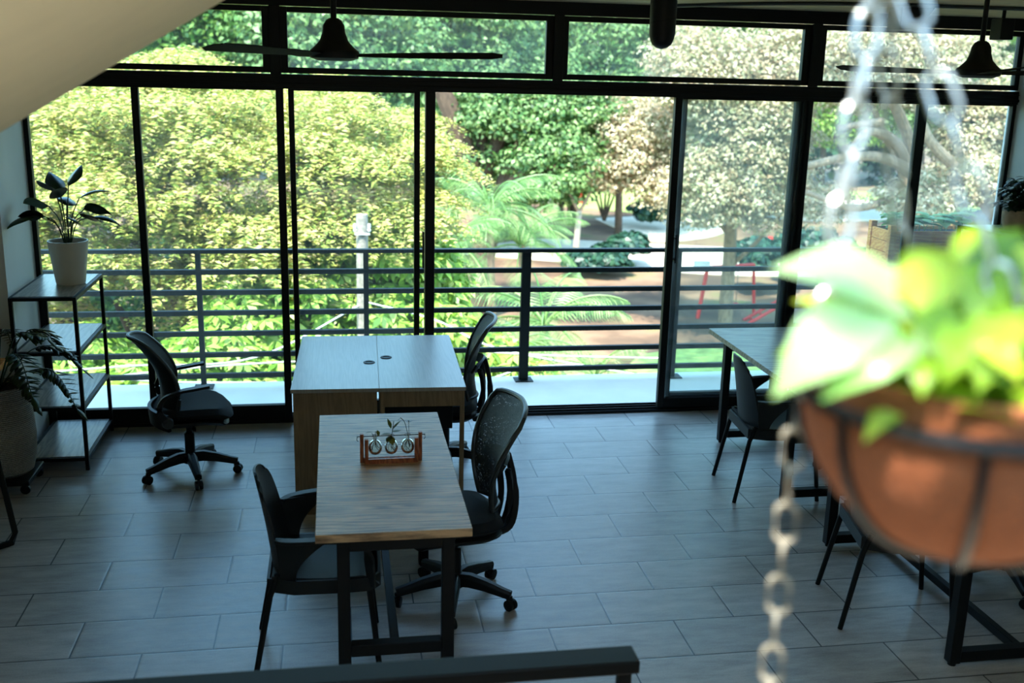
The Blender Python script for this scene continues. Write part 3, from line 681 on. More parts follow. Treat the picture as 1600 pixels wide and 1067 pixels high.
# black sled-leg table at the left frame edge
r = thing('side_table', 'wood-topped table on a black sled leg cut off by the left edge', 'table', (-2.0, 5.35, 0))
m = MB(); pth = [(-.26, .02, .72), (.10, .05, .72)]
m = MB().sweep([(.05, .60, .70), (.30, .14, .05), (.29, .10, .015), (.24, .06, .012), (-.24, .06, .012)], [(-.014, -.014), (.014, -.014), (.014, .014), (-.014, .014)])
m.build('sled_leg', M['black'], r, bevel=.003)
MB().bb(-.27, .04, .40, 1.18, .70, .735).build('tabletop', M['planter_wood'], r, bevel=.003)

# ceiling fans -------------------------------------------------------------
def fan(label, loc, ang, group):
    r = thing('ceiling_fan', label, 'ceiling fan', loc, ang, group)
    zc = CZ - loc[2]
    MB().tube([(0, 0, .13), (0, 0, zc)], .013, 12).build('down_rod', M['black'], r)
    MB().lathe([(0, zc - .06), (.03, zc - .06), (.06, zc - .02), (.065, zc), (0, zc)], 24).build('canopy', M['black'], r)
    MB().lathe([(0, -.03), (.07, -.03), (.105, -.018), (.11, 0), (.107, .012), (.085, .03), (.062, .055), (.05, .09), (.046, .12), (.034, .14), (.02, .15), (0, .15)], 36).build('motor_housing', M['black'], r)
    for k in range(3):
        a = k * 2 * PI / 3; c_, s_ = math.cos(a), math.sin(a)
        def bl(u, v):
            x = .10 + .64 * u; hw = .026 + .034 * math.sin(min(1, u * 1.3) * PI / 2) - (.03 * max(0, (u - .93) / .07) ** 2)
            y = (v * 2 - 1) * hw; tw = .22; z = -.004 + y * math.sin(tw) + .012 * u
            return (x * c_ - y * s_, x * s_ + y * c_, z)
        MB().sheet(bl, 14, 4, .004).build('blade', M['blade'], r)
    return r
fg = 'black three-blade ceiling fans'
fan('black ceiling fan hanging left of centre before the upper glazing', (.007, 4.85, 2.535), math.radians(-10), fg)
fan('black ceiling fan hanging near the right wall', (3.20, 5.0, 2.535), math.radians(10), fg)

# ceiling fixtures ------------------------------------------------------------
r = thing('spotlight', 'black cylindrical spotlight hanging below the ceiling near the centre', 'spotlight', (1.85, 6.0, CZ))
MB().lathe([(0, -.325), (.03, -.318), (.055, -.30), (.068, -.27), (.074, -.24), (.076, -.06), (.06, -.045), (0, -.045)], 32).build('lamp_body', M['plastic'], r)
MB().tube([(0, 0, -.05), (0, 0, 0)], .02, 12).build('mount', M['plastic'], r)
MB().tube([(0, 0, -.165), (.001, 0, -.17)], .0775, 32).build('seam_ring', M['black'], r)
p0 = at(1424, 0, 6.4)
r = thing('ceiling_box', 'black tapered ceiling box behind the hanging chains', 'ceiling box', (p0.x, 6.4, CZ + .004))
MB().add([(-.10, -.08, -.16), (.03, -.08, -.16), (.03, .08, -.16), (-.10, .08, -.16), (-.10, -.08, 0), (.14, -.08, 0), (.14, .08, 0), (-.10, .08, 0)], [(3, 2, 1, 0), (4, 5, 6, 7), (0, 1, 5, 4), (1, 2, 6, 5), (2, 3, 7, 6), (3, 0, 4, 7)]).build('box_body', M['plastic'], r, bevel=.005)
p0 = at(1568, 30, 6.4)
r = thing('speaker', 'small black box speaker on the ceiling beside the right fan', 'speaker', (p0.x, 6.4, CZ + .004))
MB().bb(-.045, .045, -.06, .06, -.20, -.07).build('cabinet', M['plastic'], r, bevel=.005)
MB().tube([(0, 0, -.075), (0, 0, 0)], .012, 10).bb(-.03, .09, -.02, .02, -.012, 0).build('bracket', M['plastic'], r)
cd = MB().tube(bez([(2.2, 7.2, CZ - .014), (2.7, 6.6, CZ - .014), (3.4, 6.3, CZ - .014), (5.0, 6.2, CZ - .014)], 16), .012, 8)
tag(cd.build('conduit', M['rim']), 'thin grey conduit pipe running across the ceiling by the glazing', 'pipe')
# near handrail -----------------------------------------------------------------
r = thing('stair_handrail', 'black metal handrail crossing the bottom edge of the view', 'handrail', (0, 2.53, 0))
MB().bb(-1.9, .808, -.045, .045, .872, .912).build('rail', M['black'], r, bevel=.006)
for x in (.775, -.45, -1.6): MB().bb(x - .018, x + .018, -.018, .018, 0, .872).build('post', M['black'], r, bevel=.002)
for z in (.16, .5): MB().bb(-1.6, .757, -.01, .01, z, z + .02).build('lower_bar', M['black'], r)

# hanging basket ------------------------------------------------------------------
PC = Vector((.556, .812, 2.205)); R0 = .148
r = thing('hanging_basket', 'large leafy vine in a coco-lined wire basket hanging on chains', 'hanging planter', PC)
prof = [(R0 * math.cos(a), -R0 * 1.0 * math.sin(a)) for a in [k * PI / 2 / 16 for k in range(17)]]
prof = list(reversed(prof)); outp = prof + [(R0 - .001, .028), (R0 - .012, .03), (R0 - .014, .0)] + [((R0 - .014) * math.cos(a), -(R0 - .014) * math.sin(a)) for a in (0.25, .35)] + [(0, -.05)]
o = MB().lathe(outp, 56).build('coco_liner', M['coco'], r)
MB().lathe([(0, -.044), (.128, -.046)], 32).build('soil', M['soil'], o)
wf = MB(); cr = [(math.cos(a) * (R0 + .003), math.sin(a) * (R0 + .003), .0) for a in [k * 2 * PI / 64 for k in range(64)]]
wf.tube(cr, .0062, 8, closed=True)
for k in range(8):
    a = k * PI / 4 + .28; wf.tube([(math.cos(a) * (R0 + .003) * math.cos(b), math.sin(a) * (R0 + .003) * math.cos(b), -(R0 + .003) * math.sin(b)) for b in [q * 1.35 / 12 for q in range(13)]], .0045, 7)
wf.tube([(math.cos(a) * .036, math.sin(a) * .036, -R0 * .98) for a in [k * 2 * PI / 32 for k in range(32)]], .004, 7, closed=True)
wf.build('wire_frame', M['wire'], r)
def chain(a, b, first=0, wire=.0027, ln=.047, wd=.026):
    a, b = Vector(a), Vector(b); L = (b - a).length; pitch = ln - 2 * wire; n = max(1, round(L / pitch)); d = (b - a).normalized()
    s1 = d.cross(Vector((0, 0, 1)));  s1 = s1 if s1.length > .05 else d.cross(Vector((0, 1, 0)));  s1.normalize(); s2 = d.cross(s1).normalized(); m = MB()
    for i in range(n):
        c_ = a + d * (L * (i + .5) / n); s = s1 * math.cos(.5) + s2 * math.sin(.5) if (i + first) % 2 else s2 * math.cos(.5) - s1 * math.sin(.5)
        h = ln / 2 - wd / 2; q = []
        for k in range(9): t_ = PI * k / 8; q.append(c_ + d * (h + math.sin(t_) * (wd / 2 - wire)) + s * (math.cos(t_) * (wd / 2 - wire)))
        for k in range(9): t_ = PI * k / 8; q.append(c_ - d * (h + math.sin(t_) * (wd / 2 - wire)) - s * (math.cos(t_) * (wd / 2 - wire)))
        m.tube(q, wire, 7, closed=True)
    return m
A0 = CAM + ray(1277, 600) * .905 - PC; A1 = CAM + ray(1362, 0) * .90 - PC; A1 = A0 + (A1 - A0) * ((CZ - .03 - PC.z - A0.z) / (A1 - A0).z)
B0 = CAM + ray(1600, 565) * .84 - PC; B1 = CAM + ray(1425, 0) * .86 - PC; B1 = B0 + (B1 - B0) * ((CZ - .03 - PC.z - B0.z) / (B1 - B0).z)
chain(A0, A1, 0, .0034).build('chain', M['galv_bright'], r)
chain(B0, B1, 1).build('chain', M['galv_bright'], r)
chain((.02, R0, 0), (A1 + B1) / 2, 1).build('chain', M['galv'], r)
T0 = CAM + ray(1247, 610) * 1.03 - PC
chain(T0, T0 + Vector((0, 0, -.36))).build('loose_chain', M['galv'], r)
chain(A0, T0, 1).build('chain_link', M['galv'], r)
for q in (A1, B1): MB().tube([q, q + Vector((0, 0, .02))], .004).lathe([(0, 0), (.012, 0), (.012, .01), (0, .01)], 12, q + Vector((0, 0, .02))).build('ceiling_hook', M['wire'], r)
# pothos leaves: heart-shaped blades on stems
st = MB(); lv = MB(); rn = random.Random(5)
def hleaf(m, b, t, w, tw=0, bend=.12, dt=0, sh=1):
    # heart-shaped leaf from base b=(px,py,depth) to tip t, w wide, face turned to the light
    B = CAM + ray(b[0], b[1]) * b[2] - PC; T = CAM + ray(t[0], t[1]) * t[2] - PC
    ax = T - B; L = ax.length; ax.normalize(); nn = (Vector((-.25, -.62, .75)) + RT * tw); nn = (nn - ax * nn.dot(ax)).normalized(); sd = ax.cross(nn).normalized()
    if sh: st.tube(bez([(B.x * .3, B.y * .3, -.04), (B.x * .75, B.y * .75, max(B.z * .6, -.02)), B], 8), .0022, 6)
    n = 12; W = w / 1642 * b[2]; rows = []
    for i in range(n + 1):
        q = i / n; half = W / 2 * min(1, math.sin(PI * (q * .93 + .07) ** .60) * 1.08 + (.05 if q < .05 else 0)); back_ = -.10 * L * max(0, 1 - q * 5)
        c_ = B + ax * (L * q) + nn * (bend * L * math.sin(PI * q) - bend * L * .5 * q * q)
        row = []
        for j in range(-3, 4):
            f_ = j / 3; row.append(c_ + sd * (half * f_) + nn * (half * (.30 * abs(f_) - .28 * f_ * f_)) + ax * (back_ * abs(f_)))
        rows.append(row)
    vs_ = [p for r_ in rows for p in r_]; fs = [(i * 7 + j, i * 7 + j + 1, (i + 1) * 7 + j + 1, (i + 1) * 7 + j) for i in range(n) for j in range(6)]
    m.add(vs_, fs)
hl = MB()
hleaf(hl, (1398, 462, .84), (1212, 412, .80), 118, -.1)
hleaf(hl, (1352, 490, .80), (1206, 618, .79), 116, .1)
hleaf(hl, (1408, 530, .79), (1280, 625, .79), 84, .1)
hleaf(hl, (1400, 490, .86), (1330, 395, .88), 80, -.3)
for b_, t_, w_, k_ in [((1420, 470, .84), (1500, 400, .88), 90, .2), ((1430, 430, .88), (1470, 385, .93), 70, -.3), ((1500, 470, .85), (1590, 430, .86), 90, .3), ((1540, 450, .90), (1600, 352, .94), 95, .2), ((1520, 420, .92), (1535, 345, .96), 75, -.2), ((1500, 500, .82), (1410, 560, .80), 84, 0),
    ((1500, 520, .80), (1475, 600, .78), 70, .2), ((1560, 500, .80), (1530, 610, .77), 84, -.2), ((1580, 480, .84), (1640, 560, .80), 90, .3), ((1450, 520, .86), (1380, 590, .82), 74, .3), ((1590, 440, .9), (1680, 400, .9), 100, 0), ((1460, 450, .92), (1420, 400, .96), 60, .2), ((1540, 540, .78), (1600, 600, .76), 60, .4), ((1480, 480, .90), (1560, 540, .86), 84, .1), ((1440, 560, .80), (1440, 620, .78), 44, 0)]:
    hleaf(lv, b_, t_, w_, k_)
hl.build('pale_leaves', M['lf_pale'], r, ang=80)
for k in range(46):
    a = rn.uniform(0, 2 * PI); q = rn.uniform(.02, .12); h = rn.uniform(-.01, .07)
    tip = Vector((math.cos(a) * q, math.sin(a) * q, h)); st.tube(bez([(tip.x * .4, tip.y * .4, -.045), (tip.x * .7, tip.y * .7, h * .5), tip], 6), .002, 5)
    lv.blade(tip, a + rn.uniform(-1, 1), rn.uniform(-.1, .9), rn.uniform(.05, .085), rn.uniform(.035, .06), 1.0, .22, 8, rn.uniform(-.5, .5), heart=True)
st.build('stems', M['lf_pothos'], r); lv.build('leaves', M['lf_pothos'], r, ang=70)
# ------------------------------------------------------------------ the park outside
GZ = -6.0
struct('ground', MB().bb(-60, 110, 8.6, 150, GZ - .3, GZ), M['ground'])
RS = np.random.default_rng(7)
def np_mesh(name, V, nper, mat, parent=None):
    n = len(V) // nper
    me = bpy.data.meshes.new(name); me.vertices.add(len(V)); me.vertices.foreach_set('co', V.astype(np.float32).ravel())
    me.loops.add(len(V)); me.loops.foreach_set('vertex_index', np.arange(len(V), dtype=np.int32))
    me.polygons.add(n); me.polygons.foreach_set('loop_start', np.arange(0, len(V), nper, dtype=np.int32)); me.polygons.foreach_set('loop_total', np.full(n, nper, dtype=np.int32))
    me.update(calc_edges=True); me.materials.append(mat)
    o = bpy.data.objects.new(name, me); col.objects.link(o)
    if parent is not None: o.parent = parent
    return o
def unit(a): return a / np.maximum(np.linalg.norm(a, axis=-1, keepdims=True), 1e-9)
def rdir(n, rs): return unit(rs.normal(size=(n, 3)))
def leaves(name, P, D, Nn, L, W, mat, parent):
    S = unit(np.cross(D, Nn)); Nn = unit(np.cross(S, D)); L = L[:, None]; W = W[:, None]
    V = np.stack([P - D * L * .5, P + S * W * .5 + Nn * W * .15, P + D * L * .5 - Nn * L * .08, P - S * W * .5 + Nn * W * .15], 1)
    return np_mesh(name, V.reshape(-1, 3), 4, mat, parent)
def crown(parent, blobs, n, L, W, mat, rs, puff=.55, npuff=60, flat=.5, name='crown'):
    # leaves gathered into puffs that sit over the surface of each blob (cx, cy, cz, rx, ry, rz)
    tot = sum(b[3] * b[5] for b in blobs); P = []; Nn = []
    for b in blobs:
        k = int(n * b[3] * b[5] / tot); c = np.array(b[:3]); rr = np.array(b[3:6]); m = max(8, int(npuff * b[3] * b[5] / tot * len(blobs)))
        pd = rdir(m, rs); pc = c + pd * rr * rs.uniform(.55, 1.05, (m, 1)); ps = puff * rs.uniform(.6, 1.3, m)
        i = rs.integers(0, m, k); q = rdir(k, rs); q[:, 2] = np.where(q[:, 2] < 0, q[:, 2] * .5, q[:, 2])
        P.append(pc[i] + q * ps[i][:, None] * rs.uniform(.75, 1.05, (k, 1)) * np.array([1.25, 1.25, .62])); Nn.append(unit(q + rdir(k, rs) * .45 + np.array([0, 0, flat])))
    P = np.concatenate(P); Nn = np.concatenate(Nn); k = len(P); D = rdir(k, rs); D = unit(D - (D * Nn).sum(1)[:, None] * Nn)
    s = rs.uniform(.65, 1.3, k)
    return leaves(name, P, D, Nn, L * s, W * s, mat, parent)
def tiered(parent, blobs, n, mat, rs, ndisc):
    # flat tiers of feathery fronds: short leaflets set in rows along spreading stalks
    tot = sum(b[3] * b[5] for b in blobs); P = []; D = []; Nn = []
    for b in blobs:
        k = int(n * b[3] * b[5] / tot); m = max(6, int(ndisc * b[3] * b[5] / tot)); pd = rdir(m, rs); pd[:, 1] -= .5; pd[:, 2] += .12; pd = unit(pd)
        pc = np.array(b[:3]) + pd * np.array(b[3:6]) * rs.uniform(.6, 1.05, (m, 1)); R_ = rs.uniform(.45, 1.0, m)
        i = rs.integers(0, m, k); fr = rs.integers(0, 11, k); a = fr * 2 * np.pi / 11 + pc[i, 0] * 7; t_ = rs.uniform(.05, 1, k) ** .7; side = rs.choice([-1, 1], k)
        rad = np.stack([np.cos(a), np.sin(a), np.zeros(k)], 1); tan = np.stack([-np.sin(a), np.cos(a), np.zeros(k)], 1)
        p = pc[i] + rad * (R_[i] * t_)[:, None] + tan * (side * rs.uniform(.02, .11, k) * (1.1 - t_ * .6))[:, None]; tilt = (i % 5 - 2) * .08
        p[:, 2] += .16 * R_[i] - .34 * R_[i] * t_ ** 2 + rs.normal(0, .035, k) + tilt * (R_[i] * t_) * np.cos(a)
        P.append(p); D.append(unit(tan * side[:, None] + rad * .5 + rdir(k, rs) * .35)); Nn.append(unit(np.array([0, 0, 1.]) + rad * .35 + rdir(k, rs) * .5))
    P, D, Nn = (np.concatenate(q) for q in (P, D, Nn)); k = len(P); s = rs.uniform(.7, 1.3, k)
    return leaves('crown', P, D, Nn, .085 * s, .030 * s, mat, parent)
def limb(parent, pts, r0, r1, mat, name='branch'):
    path = bez(pts, 20); n = len(path); rr = [r0 + (r1 - r0) * i / (n - 1) for i in range(n)]
    return MB().tube(path, rr, 10).build(name, mat, parent)
def W3(px, py, Y): p = at(px, py, Y); return (p.x, p.y, p.z)
def blob(px, py, Y, wpx, hpx, dep=None):
    p = at(px, py, Y); k = (p - CAM).dot(FW) / FPX
    return (p.x, p.y, p.z, wpx * k, dep if dep else wpx * k * .8, hpx * k)
def tree(name, label, base, blobs, n, L, W, mat, seed, puff, npuff, trunk_r=.2, bark='bark', flat=.5, cat='tree', group=None, limbs=()):
    r = thing(name, label, cat, (0, 0, 0), 0, group); rs = np.random.default_rng(seed)
    (tiered(r, blobs, n, M[mat], rs, npuff) if name == 'feathery_tree' else crown(r, blobs, n, L, W, M[mat], rs, puff, npuff, flat))
    if base is not None:
        b0 = blobs[0]; bx, by = base
        limb(r, [(bx, by, GZ - .1), (bx + (b0[0] - bx) * .3, by + (b0[1] - by) * .3, GZ + (b0[2] - GZ) * .5), (b0[0], b0[1], b0[2])], trunk_r, trunk_r * .6, M[bark], 'trunk')
        for k, b in enumerate(blobs[1:6]):
            limb(r, [(bx + (b0[0] - bx) * .3, by + (b0[1] - by) * .3, GZ + (b0[2] - GZ) * .5), ((bx + b[0]) / 2, (by + b[1]) / 2, b[2] - b[5] * .6), (b[0], b[1], b[2])], trunk_r * .5, trunk_r * .2, M[bark])
    for pts, r0, r1 in limbs: limb(r, pts, r0, r1, M[bark])
    return r
# 1 feathery yellow-green tree that fills the left
Y = 15.5
bl = [blob(270, 290, Y, 330, 190, 3.2), blob(110, 330, Y - 1, 240, 150, 2.4), blob(420, 330, Y - 1, 220, 140, 2.2), blob(560, 260, Y, 170, 120, 2.0), blob(640, 250, Y + .5, 95, 85, 1.4), blob(120, 180, Y + .5, 180, 110, 2), blob(300, 170, Y + 1, 150, 90, 2), blob(560, 340, Y - 1, 150, 75, 1.5), blob(10, 260, Y, 200, 170, 2.4), blob(450, 190, Y + 1, 130, 70, 1.6)]
tree('feathery_tree', 'sunlit yellow-green feathery tree filling the left of the view close outside', (-1.6, 15.8), bl, 210000, .10, .034, 'lf_yellow', 1, .50, 300, .22, 'bark_dark', .9,
     limbs=[([(-1.6, 15.8, -3.5), W3(120, 520, 14.5), W3(60, 430, 14)], .12, .05), ([(-1.6, 15.8, -3.0), W3(330, 480, 14.5), W3(420, 420, 14)], .1, .04), ([(-1.6, 15.8, -4), W3(230, 560, 15), W3(180, 470, 14.5)], .12, .04)])
# added branches out of view over the roof light, to dapple sun on the basket
tree('overhanging_tree', 'leafy branches leaning over the roof light above the landing', None, [(.1, .1, 6.2, 1.7, 1.6, .7), (-.8, -1.0, 6.6, 1.3, 1.2, .6), (1.3, -.6, 6.5, 1.2, 1.2, .6)], 620, .17, .09, 'lf_mid', 5, .45, 60)
# 2 big-leaved bright trees just beyond the rail
def whorl_tree(label, blobs, n, L, seed, base, mat='lf_bright'):
    r = thing('broadleaf_tree', label, 'tree'); rs = np.random.default_rng(seed); tot = sum(b[3] * b[5] for b in blobs); P = []; D = []; Nn = []
    for b in blobs:
        k = int(n * b[3] * b[5] / tot); d = rdir(k, rs); c = np.array(b[:3]) + d * np.array(b[3:6]) * rs.uniform(.55, 1.0, (k, 1))
        a0 = rs.uniform(0, 2 * np.pi, k); tl = rdir(k, rs) * .35 + np.array([0, -.25, .9]); tl = unit(tl)
        u = unit(np.cross(tl, np.tile([0.3, 1., .1], (k, 1)))); v = np.cross(tl, u); s = rs.uniform(.75, 1.25, k)
        for j in range(7):
            a = a0 + j * 2 * np.pi / 7; rad = u * np.cos(a)[:, None] + v * np.sin(a)[:, None]
            dd = unit(rad - tl * .45); P.append(c + dd * (L * .55 * s)[:, None]); D.append(dd); Nn.append(unit(tl + rad * .5))
    P, D, Nn = (np.concatenate(q) for q in (P, D, Nn)); LL = L * rs.uniform(.8, 1.15, len(P))
    leaves('crown', P, D, Nn, LL, LL * .42, M[mat], r)
    limb(r, [(base[0], base[1], GZ - .1), (base[0] + .2, base[1], -3.5), tuple(blobs[0][:3])], .14, .06, M['bark_dark'], 'trunk')
    for b in blobs[1:5]: limb(r, [(base[0] + .2, base[1], -3.5), ((base[0] + b[0]) / 2, b[1], b[2] - b[5]), tuple(b[:3])], .06, .02, M['bark'])
    return r
whorl_tree('bright green large-leaved tree behind the railing, around the utility pole', [blob(560, 430, 14, 150, 90, 1.0), blob(480, 500, 13, 120, 80, 1), blob(620, 520, 13, 120, 80, 1), blob(400, 520, 12.5, 90, 80, .9), blob(520, 370, 14.5, 90, 50, 1), blob(680, 430, 14.5, 60, 70, .9)], 1500, .20, 21, (1.0, 14))
whorl_tree('bright green large-leaved tree low behind the left part of the railing', [blob(330, 560, 12, 90, 60, .8), blob(250, 590, 12, 110, 45, .8), blob(420, 590, 12, 90, 50, .8), blob(110, 560, 12.5, 90, 60, .8), blob(370, 470, 13, 60, 45, .8)], 850, .19, 22, (-1.8, 12))
whorl_tree('bright green large-leaved shrub right of the utility pole below the palm', [blob(740, 560, 13.5, 90, 45, .8), blob(700, 500, 14, 50, 50, .8), blob(800, 590, 13.5, 80, 30, .8)], 420, .2, 23, (2.6, 13.6))
tree('understorey_tree', 'mid green tree in the shade under the feathery crown at the left', (-2.6, 17.5), [blob(60, 500, 17.5, 150, 110, 1.8), blob(300, 450, 18, 150, 90, 1.8), blob(180, 570, 17.5, 200, 70, 1.8), blob(500, 430, 19, 200, 110, 2)], 26000, .15, .07, 'lf_mid', 31, .4, 90, .12, 'bark_dark')
# 3 tall trees closing the park: two ranks
specs = [(-60, 110, 60, 'lf_mid'), (150, 60, 52, 'lf_mid'), (330, 60, 46, 'lf_mid'), (520, 110, 44, 'lf_blue'), (690, 60, 50, 'lf_blue'), (800, 190, 52, 'lf_blue'), (960, 110, 56, 'lf_blue'), (1120, 60, 60, 'lf_mid'), (1290, 90, 62, 'lf_bright'), (1450, 80, 60, 'lf_blue'), (1620, 110, 58, 'lf_mid')]
labs = ['far mid-green tree hidden behind the stair soffit at the left', 'dark green tree behind the yellow crown, second from the left', 'dark green tree behind the left end of the upper glazing', 'blue-green tree seen through the pane behind the left fan', 'blue-green tree with dark trunk gap right of the yellow tree', 'blue-green dense tree in the middle above the palm', 'blue-green tree above the small park trees', 'green tree behind the cream-leaved tree top', 'green tree behind the twisting cream-tree branches', 'blue-green tree behind the right end of the upper glazing', 'far green tree behind the right wall']
for i, (px, py, Yd, mt) in enumerate(specs):
    b0 = blob(px, py, Yd, 120, 130); bs = [b0] + [blob(px + dx, py + dy, Yd + dz, 75, 62) for dx, dy, dz in ((-80, -40, -1), (75, -30, 0), (-40, 70, -2), (60, 80, -1), (0, -100, 0), (-90, 60, 1), (95, 40, 1))]
    tree('park_tree', labs[i], (b0[0] + .8, b0[1] + .5), bs, 30000, .26, .15, mt, 40 + i, 1.0, 60, .22, 'bark_dark', .4, group='tall trees closing the park')
# far hedge line
for i, (px, py, wd) in enumerate([(100, 200, 420), (560, 200, 300), (900, 215, 230), (1180, 225, 260), (1450, 230, 260), (1700, 240, 260)]):
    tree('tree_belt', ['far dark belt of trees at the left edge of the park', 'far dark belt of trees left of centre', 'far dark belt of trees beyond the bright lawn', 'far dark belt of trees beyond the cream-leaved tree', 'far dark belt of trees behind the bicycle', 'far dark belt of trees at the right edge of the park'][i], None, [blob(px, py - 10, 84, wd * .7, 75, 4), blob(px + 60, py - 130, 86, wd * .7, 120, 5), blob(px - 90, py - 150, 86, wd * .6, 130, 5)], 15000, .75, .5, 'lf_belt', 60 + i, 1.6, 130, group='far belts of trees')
# dark-trunk tree right of the yellow crown
tree('fig_tree', 'dark shaded tree with a thick brown trunk just right of the yellow tree', (at(740, 330, 36).x, 36), [blob(830, 200, 36, 110, 80), blob(760, 160, 37, 70, 45), blob(900, 190, 36, 70, 70), blob(870, 260, 34, 55, 45), blob(780, 215, 38, 60, 60)], 30000, .17, .10, 'lf_blue', 71, .75, 50, .5, 'bark_dark',
     limbs=[([W3(745, 300, 36), W3(715, 200, 36), W3(690, 140, 36)], .45, .3), ([W3(745, 300, 36), W3(790, 200, 36), W3(850, 140, 36)], .3, .15)])
# small round tree with two trunks
p1 = atz(893, 352, GZ); b = thing('park_tree', 'small round blue-green tree with two dark trunks on the lawn edge', 'tree')
crown(b, [blob(880, 262, 50, 70, 48), blob(850, 245, 50, 45, 35), blob(925, 235, 50, 45, 40), blob(890, 210, 50, 50, 35)], 13000, .30, .18, M['lf_blue'], np.random.default_rng(81), .7, 80)
limb(b, [(p1.x, p1.y, GZ), W3(893, 320, p1.y), W3(890, 250, 51)], .32, .2, M['bark_dark'], 'trunk'); p2 = atz(876, 345, GZ); limb(b, [(p2.x, p2.y, GZ), W3(876, 310, p2.y), W3(872, 250, 51)], .2, .14, M['bark_dark'], 'trunk')
# multi-stem shrub by the path
b = thing('multistem_tree', 'slender many-stemmed tree spreading from one point beside the dusty path', 'tree')
p3 = atz(944, 346, GZ)
for dx, dy in ((-28, -75), (-10, -60), (4, -80), (16, -70), (26, -62)): limb(b, [(p3.x, p3.y, GZ), W3(944 + dx * .5, 346 + dy * .55, p3.y), W3(944 + dx, 346 + dy * 1.1, p3.y)], .08, .04, M['bark_dark'], 'stem')
crown(b, [blob(935, 262, p3.y, 50, 20), blob(975, 268, p3.y, 35, 22)], 3000, .3, .2, M['lf_mid'], np.random.default_rng(82), .6, 30)
# cream-leaved trees
Y = 33
bt = atz(1133, 503, GZ)
bl = [blob(1150, 180, Y, 95, 95), blob(1000, 225, Y + 2, 70, 55), blob(960, 270, Y + 2, 45, 30), blob(1030, 300, Y + 1, 35, 28), blob(1100, 110, Y, 90, 70), blob(1200, 290, Y - 1, 70, 70), blob(1100, 300, Y - 1, 60, 60), blob(1240, 90, Y, 80, 60), blob(1000, 180, Y + 3, 60, 40), blob(1210, 210, Y - 1, 60, 60)]
bl += [(8, 23, 8.2, 3.2, 2.6, 1.3), (12.5, 24, 8.4, 2.6, 2.4, 1.2)]  # crown parts added above the view to dapple shade onto the park ground
tree('cream_leaved_tree', 'tall tree with cream-green leaves and pale trunk behind the dusty right door', (bt.x, bt.y), bl, 110000, .14, .075, 'lf_cream', 91, .48, 200, .26, 'bark', .6, limbs=[([(bt.x, bt.y, -4), W3(1180, 380, 34), W3(1235, 320, 33)], .1, .04), ([(bt.x, bt.y, -3), W3(1110, 330, 34), W3(1060, 290, 34)], .1, .05)])
bt2 = at(1470, 420, 30)
bl = [blob(1340, 110, 30, 90, 65), blob(1480, 120, 30, 90, 70), blob(1560, 200, 29, 70, 70), blob(1520, 280, 28, 75, 45), blob(1420, 320, 28, 60, 30), blob(1620, 250, 29, 80, 90), blob(1290, 320, 30, 30, 35), blob(1380, 60, 31, 90, 40), blob(1510, 225, 30, 50, 40)]
tree('cream_leaved_tree', 'cream-leaved tree with big twisting brown branches at the right', (bt2.x, bt2.y), bl, 75000, .13, .07, 'lf_cream', 92, .45, 130, .14, 'bark', .6,
     limbs=[([W3(1475, 380, 30), W3(1440, 290, 29), W3(1390, 250, 28.5), W3(1330, 245, 28), W3(1250, 262, 28)], .22, .10), ([W3(1420, 270, 29), W3(1400, 225, 28.5), W3(1360, 205, 28), W3(1330, 235, 28)], .2, .1), ([W3(1440, 290, 29), W3(1410, 190, 28.5), W3(1372, 130, 28)], .2, .12),
            ([W3(1560, 345, 28), W3(1500, 270, 27.5), W3(1450, 215, 27.5), W3(1430, 150, 27.5)], .2, .11), ([W3(1470, 380, 28), W3(1400, 320, 28), W3(1330, 325, 28), W3(1260, 300, 28)], .16, .07), ([W3(1380, 190, 28), W3(1340, 195, 28), W3(1310, 200, 28)], .12, .07)])
# palms
def palm(label, cx, cy, Yd, n, length, seed, trunk=True, fan_=1.0):
    r = thing('palm', label, 'palm'); c = at(cx, cy, Yd); rs = random.Random(seed); st = MB(); V = []
    for k in range(n):
        az = 2 * PI * k / n + rs.uniform(-.25, .25); el = rs.uniform(.25, 1.35); L = length * rs.uniform(.8, 1.1); p = c.copy(); e = el; path = [p.copy()]
        m_ = 30
        for i in range(m_):
            d = Vector((math.cos(az) * math.cos(e), math.sin(az) * math.cos(e), math.sin(e))); p = p + d * (L / m_); e -= (1.5 * fan_ + rs.uniform(-.1, .1)) / m_; path.append(p.copy())
            side = Vector((-math.sin(az), math.cos(az), 0)); t_ = i / m_
            if i > 3:
                ll = length * .30 * math.sin(PI * (t_ * .85 + .12)) ; nn = side.cross(d) 
                for h in (0,):
                    q = p - d * (L / m_ * h)
                    for s in (-1, 1):
                        dd = (side * s * .85 + d * .55 - Vector((0, 0, .28))).normalized(); wv = d * (length * .010)
                        V += [q - wv, q + dd * ll * .5 - wv * .6, q + dd * ll - Vector((0, 0, ll * .22)), q + dd * ll * .5 + wv * .6]
        st.tube(path[::3], [length * .012 * (1 - i / 14) + .004 for i in range(len(path[::3]))], 6)
    np_mesh('fronds', np.array([tuple(v) for v in V]), 4, M['lf_palm'], r); st.build('rachis', M['lf_palm'], r)
    if trunk: limb(r, [(c.x, c.y, GZ), (c.x + .1, c.y, (GZ + c.z) / 2), (c.x, c.y, c.z + .05)], length * .06, length * .04, M['bark'], 'trunk')
palm('tall palm with arching fronds rising behind the railing at centre', 765, 330, 22, 22, 1.8, 1)
palm('palm clump with drooping fronds left of the main palm', 705, 390, 20, 20, 1.5, 2)
palm('low palm with spreading fronds behind the lower railing bars at centre', 850, 510, 18, 18, 1.9, 3)
palm('low palm close behind the railing below the centre post', 790, 560, 15, 14, 1.3, 4)
palm('pale palm reaching right beneath the tall palm', 815, 385, 23, 20, 1.7, 5)
palm('small palm low beyond the rail left of the sliding door', 930, 590, 16, 12, 1.1, 6)
